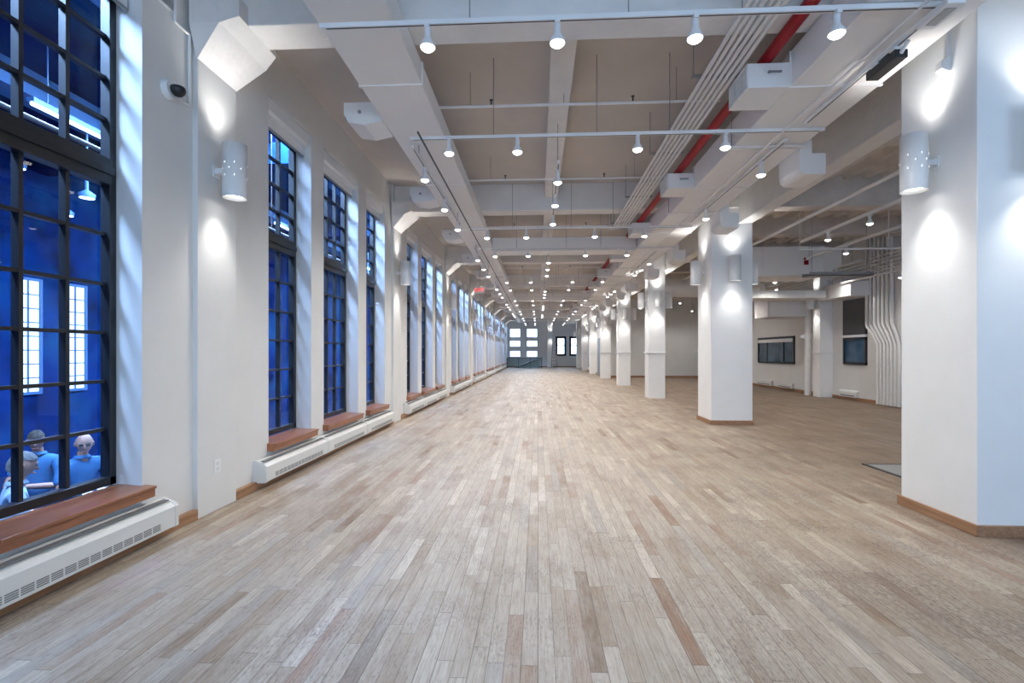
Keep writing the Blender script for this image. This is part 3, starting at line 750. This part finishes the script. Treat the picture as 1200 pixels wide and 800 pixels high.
# right wall low heaters
for i, (a, b) in enumerate(((888, 905), (912, 930), (985, 1006))):
    y1_, y0_ = ry(a), ry(b)
    r = empty('wall_heater', (XR, y0_, 0)); L_ = y1_-y0_
    MB().prism([(0, .30), (-.08, .27), (-.10, .24), (-.10, .10), (0, .10)], 'y', 0, L_).build('cover', M['heater'], r, .004)
    MB().box(-.103, .1, .13, -.1005, L_-.1, .16).build('vent_slots', M['slot'], r)
    tag(r, 'low white heater on the right wall, %s' % ['farthest along the wall', 'under the wide window', 'under the tall window'][i], 'heater', 'heaters along the right wall')
# small signs
def sign(name, loc, size, text, mat, lb, rz=0):
    r = empty(name, loc, rz); w, h = size
    MB().box(-w/2, 0, -h/2, w/2, .03, h/2).build('sign_plate', M['white'], r, .003)
    c = bpy.data.curves.new('lettering', 'FONT'); c.body = text; c.size = h*.75; c.align_x = 'CENTER'; c.align_y = 'CENTER'; c.extrude = .002
    c.materials.append(mat); tmp = bpy.data.objects.new('lettering_curve', c); me = bpy.data.meshes.new_from_object(tmp); bpy.data.objects.remove(tmp)
    t = bpy.data.objects.new('lettering', me); C.objects.link(t); t.parent = r; t.rotation_euler = (PI/2, 0, 0); t.location = (0, -.003, 0)
    return tag(r, lb, 'sign')
M['redglow'] = emit('exit_red_glow', (1,.05,.03), 1.2)
sign('hanging_exit_sign', (-1.95, 16.5, e(2.08)), (.36, .22), 'EXIT', M['redglow'], 'small red and white exit sign hanging by the left windows')
MB().tube((0,.015,.11), (0,.015,1.2), .008, 6).build('hanger_rod', M['steel'], bpy.data.objects['hanging_exit_sign'])
r = empty('wall_alarm_panel', (6.95, 13.23, e(2.35))); MB().box(-.055, -.012, -.08, .055, .0, .03).build('alarm_plate', M['red'], r); MB().box(-.055, -.012, .05, .055, 0, .10).build('upper_plate', M['red'], r)
tag(r, 'two small red fire alarm plates on the big aisle duct', 'fire alarm')
# floor hatch
r = empty('floor_hatch', (4.7, 5.95, 0)); MB().box(-.62, -.42, .0, .62, .42, .008).build('hatch_plate', M['steel'], r); MB().box(-.66, -.46, 0, .66, -.42, .01).box(-.66, .42, 0, .66, .46, .01).box(-.66, -.46, 0, -.62, .46, .01).build('hatch_rim', M['dark'], r)
tag(r, 'dark grey metal plate set in the floor behind the nearest column', 'floor plate')

# ------------------------------------------------------------------ left wall small things
r = empty('security_camera', (XW, 3.72, e(2.05)))
MB().tube((0,0,0), (.05,0,0), .075, 20).build('mount_base', M['white'], r)
MB().lathe([(.001, -.055), (.03, -.045), (.048, -.025), (.055, 0), (.05, .02), (.001, .025)], (.085, 0, -.005), 18).build('dome', M['black'], r)
tag(r, 'round white security camera with black dome beside the nearest window', 'security camera')
pipe('wall_conduit', [(XW+.015, 3.78, e(2.03)), (XW+.015, 3.92, e(2.03)), (XW+.015, 3.935, e(2.03)), (XW+.015, 3.94, e(2.035)), (XW+.015, 3.94, e(2.05)), (XW+.015, 3.94, e(2.60)), (XW+.015, 3.94, e(2.615)), (XW+.015, 3.935, e(2.62)), (XW+.015, 3.92, e(2.62)), (XW+.015, 3.80, e(2.62)), (XW+.015, 3.785, e(2.62)), (XW+.015, 3.78, e(2.625)), (XW+.015, 3.78, e(2.64)), (XW+.015, 3.78, e(3.25))], .012, M['pipe'], 'thin white conduit rising from the security camera beside the pier', 'conduit')
r = empty('wall_vent_grille', (XW, 3.62, e(2.78)))
MB().box(0, -.16, -.10, .012, .16, .10).build('grille_frame', M['white'], r, .002)
MB().box(.012, -.145, -.085, .014, -.005, .085).box(.012, .005, -.085, .014, .145, .085).build('grille_slots', M['steel'], r)
tag(r, 'small two part wall grille above the security camera', 'vent')
for i, (x, y) in enumerate(((XP, 4.25), (XP, bay(1)-.02))):
    r = empty('wall_outlet', (x, y, .39)); MB().box(0, -.045, -.058, .006, .045, .058).build('cover_plate', M['white'], r, .002); MB().box(.006, -.016, .008, .008, .016, .038).box(.006, -.016, -.038, .008, .016, -.008).build('socket_face', M['heater'], r)
    tag(r, 'white wall outlet low on the %s pier' % ORD[i], 'outlet', 'wall outlets on the piers')

# ------------------------------------------------------------------ far end: stair balustrade, door, half column
M['stepgrey'] = plain('stair_panel_grey', (.30,.32,.32), .6)
r = empty('stair_balustrade', (-1.2, 42.7, 0))
x0, x1 = -1.5, 1.55
MB().box(x0, -.02, .88, x1, .03, .93).build('top_rail', M['black'], r)
MB().box(x0, 0, .06, x1, .012, .86).build('glass_panel', M['smoke_glass'], r)
for x in (x0, x0+1.0, x0+2.0, x1-.04): MB().box(x, -.02, 0, x+.04, .02, .9).build('post', M['black'], r)
MB().box(x1-.05, 0, .88, x1, 2.6, .93).build('side_rail', M['black'], r)
tag(r, 'dark framed glass balustrade around the stairwell at the far end', 'balustrade')
r = empty('stair_handrail', (-1.2, 43.6, 0))
MB().path([(-.9, 0, .0), (1.3, 0, .88)], .05, 8).build('sloping_rail', M['steel'], r)
MB().add([(-.9, .05, 0), (1.3, .05, .8), (1.3, .05, 0), (-.9, .1, 0), (1.3, .1, .8), (1.3, .1, 0)], [(0,2,1), (3,4,5), (0,1,4,3), (1,2,5,4), (2,0,3,5)]).build('stringer_panel', M['stepgrey'], r)
tag(r, 'sloping stair handrail behind the glass balustrade', 'handrail')
r = empty('wall_far_column', (fx(644), YF-.25, 0)); MB().box(-.25, -.2, 0, .25, .25, ZC).build('shaft', M['column'], r, .005)
tag(r, 'white half column on the far wall between its windows', 'column')
put_sconce(fx(644), YF-.45, -PI/2, 'white cylinder sconce on the far wall half column', 'sconces on the columns')
r = empty('door_1', (3.72, 29.0, 0)); struct(r)
MB().box(-.03, 0, 0, .0, 2.0, 2.25).build('door_leaf', plain('grey_blue_door', (.16,.2,.27), .4), r); MB().tube((-.07, 1.8, 1.0), (-.03, 1.8, 1.0), .02, 8).build('door_handle', M['steel'], r)
MB().box(-.04, -.07, 0, 0, 0, 2.32).box(-.04, 2.0, 0, 0, 2.07, 2.32).box(-.04, -.07, 2.25, 0, 2.07, 2.32).build('door_frame', M['white'], r)
# mirror-bright glazed panel on the inner wall, farther
w = window_root((3.72, 33.6, .25)); MB().box(-.04, 0, 0, 0, .06, 2.3).box(-.04, 3.4, 0, 0, 3.46, 2.3).box(-.04, 0, 2.24, 0, 3.46, 2.3).box(-.04, 0, 0, 0, 3.46, .06).box(-.04, 1.7, 0, 0, 1.75, 2.3).build('window_frame', M['white'], w)
MB().box(-.02, .06, .06, -.01, 3.4, 2.24).build('pane', plain('pale_blue_frosted_glass', (.55,.7,.85), .1), w)
# ladder standing at the far windows
r = empty('step_ladder', (1.45, 44.5, 0))
for s in (-1, 1):
    MB().tube((s*.28, -.45, 0), (s*.12, 0, 2.2), .03, 6).build('rail', M['steel'], r)
    MB().tube((s*.28, .45, 0), (s*.12, .02, 2.2), .025, 6).build('leg', M['steel'], r)
for i in range(6):
    t = (i+1)/7; MB().tube((-.28+.16*t, -.45+.45*t, 2.2*t), (.28-.16*t, -.45+.45*t, 2.2*t), .02, 6).build('rung', M['steel'], r)
tag(r, 'thin grey step ladder standing before the black framed far windows', 'ladder')
# small card on the aisle end wall
tag(MB().box(8.62, 27.72, e(.0), 8.95, 27.745, e(.22)).build('wall_notice_frame', M['white']), 'small white notice on the aisle end wall beside the second column', 'notice')

# ------------------------------------------------------------------ blue hall behind the left windows
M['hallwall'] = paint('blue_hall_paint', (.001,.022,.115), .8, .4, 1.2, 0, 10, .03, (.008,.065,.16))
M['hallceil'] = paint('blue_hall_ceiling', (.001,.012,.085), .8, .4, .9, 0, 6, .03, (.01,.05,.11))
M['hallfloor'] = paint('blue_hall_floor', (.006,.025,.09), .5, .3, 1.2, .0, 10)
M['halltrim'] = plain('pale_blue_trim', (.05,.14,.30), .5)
HX0, HX1 = -9.6, -3.17; HZ0, HZ1 = -.85, e(3.9)
struct(MB().box(HX0-.2, -3.2, HZ0-.1, HX1, 47.5, HZ0).build('floor_hall', M['hallfloor']))
struct(MB().box(HX0-.2, -3.2, HZ1, HX1, 47.5, HZ1+.1).build('ceiling_hall', M['hallceil']))
struct(MB().box(HX0-.2, -3.2, HZ0, HX0, 47.5, HZ1).build('wall_hall_side', M['hallwall']))
struct(MB().box(HX0-.2, 47.3, HZ0, HX1, 47.5, HZ1).build('wall_hall_far', M['hallwall']))
struct(MB().box(HX0-.2, -3.4, HZ0, HX1, -3.2, HZ1).build('wall_hall_near', M['hallwall']))
struct(MB().box(HX1-.02, YN, HZ0-.1, HX1+.02, YF, 0).build('wall_hall_base', M['hallwall']))
for i in range(0, 9):
    Y = 3.2+BAY*i
    struct(MB().box(HX0, Y, HZ1-.45, HX1, Y+.4, HZ1+.02).build('trim_hall_beam', M['hallceil']))
struct(MB().box(-7.4, -3, HZ1-.35, -7.0, 47, HZ1+.02).build('trim_hall_long_beam', M['halltrim']))
# lit grid windows on the hall side wall
M['litpane'] = emit('lit_hall_pane', (.82,.92,1), 1.6)
for i in range(6):
    Y = 8.6+.95*i if i < 3 else 12.6+3.4*(i-3)
    w = window_root((HX0, Y, e(-.75))); W = .42; Hh = 2.1
    MB().box(.0, 0, 0, .02, W, Hh).build('pane', M['litpane'], w)
    f = MB().box(0, -.05, -.05, .05, 0, Hh+.05).box(0, W, -.05, .05, W+.05, Hh+.05).box(0, 0, -.05, .05, W, 0).box(0, 0, Hh, .05, W, Hh+.05).box(.02, W/2-.012, 0, .04, W/2+.012, Hh)
    for q in range(1, 8): f.box(.02, 0, Hh*q/8-.01, .04, W, Hh*q/8+.01)
    f.build('window_frame', M['halltrim'], w)
# tube lights
def tube():
    r = empty('ceiling_tube_light'); MB().box(-.05, -.02, .02, .05, 1.22, .07).build('housing', M['halltrim'], r); MB().tube((0, 0, 0), (0, 1.2, 0), .022, 10).build('tube', M['tube'], r)
    MB().tube((0,.2,.06),(0,.2,.85),.008,5).tube((0,1.0,.06),(0,1.0,.85),.008,5).build('hanger_rod', M['halltrim'], r)
    return r
t0 = None
for i in range(0, 9):
    Y = 5.75+BAY*(i-1)
    t = t0 = tube() if t0 is None else copy_tree(t0); t.location = (-6.2, Y, e(3.05))
    tag(t, 'blue white tube light hanging in the blue hall, %s' % ORD[i], 'tube light', 'tube lights in the blue hall')
# area lights added to brighten the window reveals, each under a made-up housing
for i in range(-1, 8):
    Y = bay(i)+.7
    r = empty('added_fill_panel', (-4.45, Y, HZ1-.05)); MB().box(-.45, 0, 0, .45, 4.6, .05).build('housing', M['halltrim'], r)
    l = bpy.data.lights.new('added_fill_light', 'AREA'); l.shape = 'RECTANGLE'; l.size = .8; l.size_y = 4.5; l.energy = 900; l.color = (.52,.69,1.0)
    o = bpy.data.objects.new('added_fill_light', l); C.objects.link(o); o.parent = r; o.location = (0, 2.3, -.01)
    tag(r, 'long added fill light under a housing in the blue hall, %s' % ORD[i+1], 'fill light', 'added fill lights in the blue hall')
# violet stage lamps aimed at the window sills
M['violet'] = emit('violet_lens_glow', (.45,.2,1), 4)
sl0 = None
for i, (yc_) in enumerate((3.0, 5.62, 7.15, 8.7, 11.3, 12.8)):
    if sl0 is None:
        g = sl0 = empty('hanging_stage_light'); MB().lathe([(.03, .22), (.07, .18), (.075, 0), (.07, 0), (.065, .17), (.02, .2)], (0,0,0), 16, True).build('lamp_can', M['dark'], g); MB().lathe([(.001, .03), (.066, .03)], (0,0,0), 16).build('lens', M['violet'], g)
        MB().tube((0,0,.2), (0,0,.30), .012, 6).build('yoke', M['dark'], g)
        spot('stage_beam', g, (0, 0, -.005), (0, 0, 0), 160, 13, .6, (.38,.10,1.0), .05)
    else: g = copy_tree(sl0)
    g.location = (-4.3, yc_-.1, e(1.75)); g.rotation_euler = Vector((1.30, .1, -2.72)).to_track_quat('-Z', 'Y').to_euler()
    tag(g, 'dark stage lamp with violet beam hung outside the left windows, %s' % ORD[i], 'stage light', 'violet stage lamps in the blue hall')
MB_ = MB().tube((0, 1.5, 0), (0, 14, 0), .025, 8); g = empty('ceiling_lighting_bar', (-4.42, 0, e(2.04))); MB_.build('bar', M['dark'], g)
for y in (2, 8, 13.5): MB().tube((0, y, 0), (0, y, HZ1-e(2.04)), .01, 6).build('hanger_rod', M['dark'], g)
tag(g, 'dark lighting bar carrying the violet stage lamps in the blue hall', 'lighting bar')
# small glowing discs in the hall, imitating room lamps reflected in the glass
d0 = None; M['reflglow'] = emit('lamp_reflection_glow', (.8,.92,1), 8)
spots = [(-6.3, 6.6), (-7.6, 7.6), (-8.2, 7.4), (-6.0, 7.6), (-5.0, 8.8), (-4.2, 9.6), (-4.6, 13.2), (-4.4, 17.0)]
for i, (x, y) in enumerate(spots):
    if d0 is None:
        d0 = empty('lamp_reflection_disc'); MB().lathe([(.09, 0), (.10, .06), (.02, .12), (.012, .9)], (0,0,0), 16, False, True).build('housing', M['halltrim'], d0); MB().lathe([(.001, .004), (.085, .004)], (0,0,0), 16).build('lens', M['reflglow'], d0); d = d0
    else: d = copy_tree(d0)
    d.location = (x, y, e([2.15,2.2,2.9,2.0,2.0,1.8,1.8,1.8][i])+ .0)
    tag(d, 'small glowing disc imitating a lamp reflection in the window glass, %s' % ORD[i], 'lamp reflection', 'imitated lamp reflections behind the left windows')

# people at a table in the hall
def limb_mesh(name, verts, edges, radii, mat, parent, sub=2, root=0):
    m = bpy.data.meshes.new(name); m.from_pydata(verts, edges, []); m.materials.append(mat)
    o = bpy.data.objects.new(name, m); C.objects.link(o); o.parent = parent
    sk = o.modifiers.new('skin', 'SKIN'); sk.use_smooth_shade = True
    for i, rr in enumerate(radii):
        sv = m.skin_vertices[0].data[i]; sv.radius = rr if isinstance(rr, tuple) else (rr, rr); sv.use_root = (i == root)
    ss = o.modifiers.new('sub', 'SUBSURF'); ss.levels = sub; ss.render_levels = sub
    return o
M['skin'] = plain('skin', (.40,.22,.16), .5); M['hairg'] = plain('grey_hair', (.12,.12,.12), .8); M['haird'] = plain('dark_hair', (.03,.025,.02), .8)
M['shirtb'] = plain('blue_polo_cloth', (.03,.15,.34), .8); M['shirtw'] = plain('pale_shirt_cloth', (.30,.42,.55), .8); M['jeans'] = plain('dark_trouser_cloth', (.02,.04,.10), .9)
def head(parent, loc, hair, rz=0, tilt=0, bald=False):
    bm = bmesh.new(); bmesh.ops.create_uvsphere(bm, u_segments=28, v_segments=20, radius=1)
    for v in bm.verts:
        x, y, z = v.co; v.co.x = x*.076; v.co.z = z*.115
        v.co.y = y*.095
        if z < 0: v.co.x *= 1+z*.28; v.co.y *= 1+z*.12
        if y < -.85 and abs(x) < .2: # nose
            if -.25 < z < .15: v.co.y -= .016*(1-abs(x)/.2)*(1-abs(z+.1)/.3 if abs(z+.1) < .3 else 0)
        if y < -.5 and .08 < z < .28 and .15 < abs(x) < .6: v.co.y += .008
        if y < -.6 and -.62 < z < -.48: v.co.y += .004
    for s in (-1, 1):
        bmesh.ops.create_uvsphere(bm, u_segments=8, v_segments=6, radius=.024, matrix=Matrix.Translation((s*.076, .005, -.005)) @ Matrix.Diagonal((.5,.8,1.3,1)))
    me = bpy.data.meshes.new('head'); bm.to_mesh(me); bm.free()
    for p in me.polygons: p.use_smooth = True
    me.materials.append(M['skin']); o = bpy.data.objects.new('head', me); C.objects.link(o); o.parent = parent; o.location = loc; o.rotation_euler = (tilt, 0, rz)
    f = MB()
    for s in (-1, 1): f.box(s*.030-.016, -.098, .008, s*.030+.016, -.078, .018)
    br = MB()
    for s in (-1, 1): br.box(s*.032-.020, -.100, .030, s*.032+.020, -.080, .038)
    br.build('eyebrow', hair, o, .003)
    MB().add([(-.006,-.088,.02),(.006,-.088,.02),(-.017,-.088,-.032),(.017,-.088,-.032),(0,-.122,-.028),(0,-.097,.018)], [(0,5,4,2),(1,3,4,5),(2,4,3),(0,1,5)], True).build('nose', M['skin'], o)
    f.build('eye', M['dark'], o)
    MB().box(-.026, -.104, -.064, .026, -.080, -.055).build('mouth', plain('lip', (.4,.16,.13)), o, .002)
    bm = bmesh.new(); bmesh.ops.create_uvsphere(bm, u_segments=28, v_segments=20, radius=1)
    kill = []
    for v in bm.verts:
        x, y, z = v.co
        if bald: keep = y > .15 and -.45 < z < .35
        else: keep = (z > .42) or (y > .05 and z > -.55)
        n = 1+.05*random.random(); v.co = Vector((x*.083*n, y*.103*n+.002, z*.124*n))
        if not keep: kill.append(v)
    bmesh.ops.delete(bm, geom=kill, context='VERTS'); me = bpy.data.meshes.new('hair'); bm.to_mesh(me); bm.free()
    me.materials.append(hair); h = bpy.data.objects.new('hair', me); C.objects.link(h); h.parent = o
    sm = h.modifiers.new('s', 'SOLIDIFY'); sm.thickness = .012
    return o
def hand(parent, loc, d, side):
    """small curled hand; d = rotation about z"""
    V = [(0,0,0), (0,-.045,0)]; E = [(0,1)]; R = [(.026,.014), (.034,.014)]
    for i, (x, L_) in enumerate(((-.03,.06), (-.01,.072), (.012,.066), (.032,.05))):
        b = len(V); V += [(x,-.07,0), (x,-.07-L_*.5,-.012), (x*.9,-.07-L_*.8,-.035)]; E += [(1,b), (b,b+1), (b+1,b+2)]; R += [.0095,.0088,.0075]
    b = len(V); V += [(side*.04,-.02,-.008), (side*.055,-.055,-.018)]; E += [(0,b), (b,b+1)]; R += [.012,.0095]
    o = limb_mesh('hand', V, E, R, M['skin'], parent, 1); o.location = loc; o.rotation_euler = (0, 0, d); return o
def person(loc, rz, shirt, hair, lb, bald=False, reach=(.12,.12), lean=0, hrz=0):
    r = empty('person', loc, rz)       # origin: seat reference on floor; faces -Y
    L = lean; zs = .47
    # trunk, legs: trousers
    limb_mesh('trousers', [(0,0,zs+.06), (-.10,-.02,zs+.05), (-.12,-.42,zs+.06), (-.12,-.45,.10), (-.12,-.53,.05), (.10,-.02,zs+.05), (.12,-.42,zs+.06), (.12,-.45,.10), (.12,-.53,.05)],
              [(0,1),(1,2),(2,3),(3,4),(0,5),(5,6),(6,7),(7,8)], [(.13,.11), .09, .07, .05, .04, .09, .07, .05, .04], M['jeans'], r)
    sh = zs+.56
    V = [(0,0,zs+.08), (0,-.01-L*.3,zs+.25), (0,-.0-L*.7,zs+.42), (0,-L,sh-.03), (0,-.01-L,sh+.06)]
    E = [(0,1),(1,2),(2,3),(3,4)]; R = [(.155,.125), (.15,.12), (.165,.115), (.13,.09), (.055,.055)]
    for s in (-1, 1):
        b = len(V); V += [(s*.17,-L,sh-.03), (s*.225,-.03-L,sh-.15), (s*.235,-.05-L,sh-.22)]; E += [(3,b),(b,b+1),(b+1,b+2)]; R += [.065,.058,.06]
    limb_mesh('polo_shirt', V, E, R, shirt, r)
    for s, rc in ((-1, reach[0]), (1, reach[1])):
        el = Vector((s*.25, -.10-L, sh-.31)); wr = Vector((s*rc, -.33-L, sh-.26))
        limb_mesh('arm', [(s*.23,-.045-L,sh-.19), tuple(el), tuple((el+wr)/2+Vector((0,0,-.0))), tuple(wr)], [(0,1),(1,2),(2,3)], [.045,.040,.036,.026], M['skin'], r)
        hand(r, wr, math.radians(s*-20), -s)
    MB().tube((0,-.01-L,sh), (0,-.02-L,sh+.12), .052, 12, .048).build('neck', M['skin'], r)
    c = MB().lathe([(.062, 0), (.075, -.02), (.085, -.035), (.080, -.035), (.066, -.018), (.058, 0)], (0,-.008-L,sh+.075), 18); c.build('collar', shirt, r)
    head(r, (0,-.045-L,sh+.20), hair, hrz, math.radians(14), bald)
    tag(r, lb, 'person', None); return r
pa = person((-5.80, 5.50, HZ0), math.radians(15), M['shirtb'], M['haird'], 'person in a blue polo shirt seated behind the window looking at a phone', reach=(.04,.05), lean=.05, hrz=math.radians(25))
pb = person((-5.18, 5.30, HZ0), math.radians(75), M['shirtb'], M['hairg'], 'bald person in a blue polo shirt leaning by the right pane', bald=True, reach=(.2,.12), lean=.08, hrz=math.radians(-30))
pc = person((-4.70, 4.15, HZ0), math.radians(140), M['shirtw'], M['hairg'], 'grey haired person in a pale shirt at the left edge of the window', reach=(.15,.15), lean=.05)
r = empty('smartphone', (-5.70, 5.09, HZ0+.82), math.radians(15)); MB().box(-.036, -.075, -.005, .036, .075, .005).build('phone_body', M['black'], r, .003); MB().box(-.032, -.07, .0051, .032, .07, .006).build('phone_screen', M['litpane'], r)
tag(r, 'black smartphone held by the person in the middle', 'phone')
for i, (x, y) in enumerate(((-5.80, 5.50), (-5.18, 5.30), (-4.70, 4.15))):
    r = empty('hall_stool', (x, y, HZ0), (math.radians(15), math.radians(75), math.radians(140))[i])
    MB().lathe([(.17, .36), (.175, .37), (.175, .39), (.17, .395)], (0,0,0), 20, True, True).build('seat', M['dark'], r)
    for a in (45, 135, 225, 315):
        a = math.radians(a); MB().tube((.17*math.cos(a), .17*math.sin(a), 0), (.12*math.cos(a), .12*math.sin(a), .37), .014, 8).build('leg', M['steel'], r)
    tag(r, 'dark stool under the %s' % ['person with the phone', 'bald person', 'grey haired person at the left'][i], 'stool', 'stools in the blue hall')
r = empty('hall_table', (-4.62, 5.6, HZ0)); MB().box(-.27, -.75, .655, .27, .75, .69).build('tabletop', M['shirtw'], r, .005)
for a in (-.26, .26):
    for b in (-.7, .7): MB().tube((a, b, 0), (a*.85, b, .66), .02, 8).build('leg', M['steel'], r)
tag(r, 'pale table behind the window in the blue hall', 'table')
for i, (x, y) in enumerate(((-4.68, 4.90), (-4.63, 5.02), (-4.5, 5.7))):
    r = empty('paper_cup', (x, y, HZ0+.69)); MB().lathe([(.028, 0), (.038, .11), (.036, .11), (.027, .004)], (0,0,0), 16, True).build('cup_body', M['white'], r); MB().lathe([(.039, .108), (.039, .118), (.001, .122)], (0,0,0), 16).build('cup_lid', M['white'], r)
    tag(r, 'white paper cup on the hall table, %s' % ['left of the pair', 'right of the pair', 'the single one'][i], 'cup', 'paper cups on the hall table')

# ------------------------------------------------------------------ world, camera
w = bpy.data.worlds.new('world'); SC.world = w; w.use_nodes = True
bg = w.node_tree.nodes['Background']; bg.inputs[0].default_value = (.72,.85,1,1); bg.inputs[1].default_value = 4.5
cam = bpy.data.cameras.new('camera'); co = bpy.data.objects.new('camera', cam); C.objects.link(co)
co.location = (0, 0, H); co.rotation_euler = (PI/2, 0, math.atan(30.5/580))
cam.sensor_width = 36; cam.lens = 36*580/1200; cam.shift_y = 12.5/1200; cam.clip_end = 200; cam.clip_start = .05
SC.camera = co
SC.view_settings.view_transform = 'Standard'; SC.view_settings.look = 'None'; SC.view_settings.gamma = 1; SC.view_settings.use_curve_mapping = False
SC.view_settings.exposure = 0.57
SC.cycles.use_denoising = True
SC.cycles.max_bounces = 8; SC.cycles.diffuse_bounces = 5; SC.cycles.glossy_bounces = 3; SC.cycles.transparent_max_bounces = 12
SC.cycles.sample_clamp_indirect = 4; SC.cycles.caustics_reflective = False; SC.cycles.caustics_refractive = False
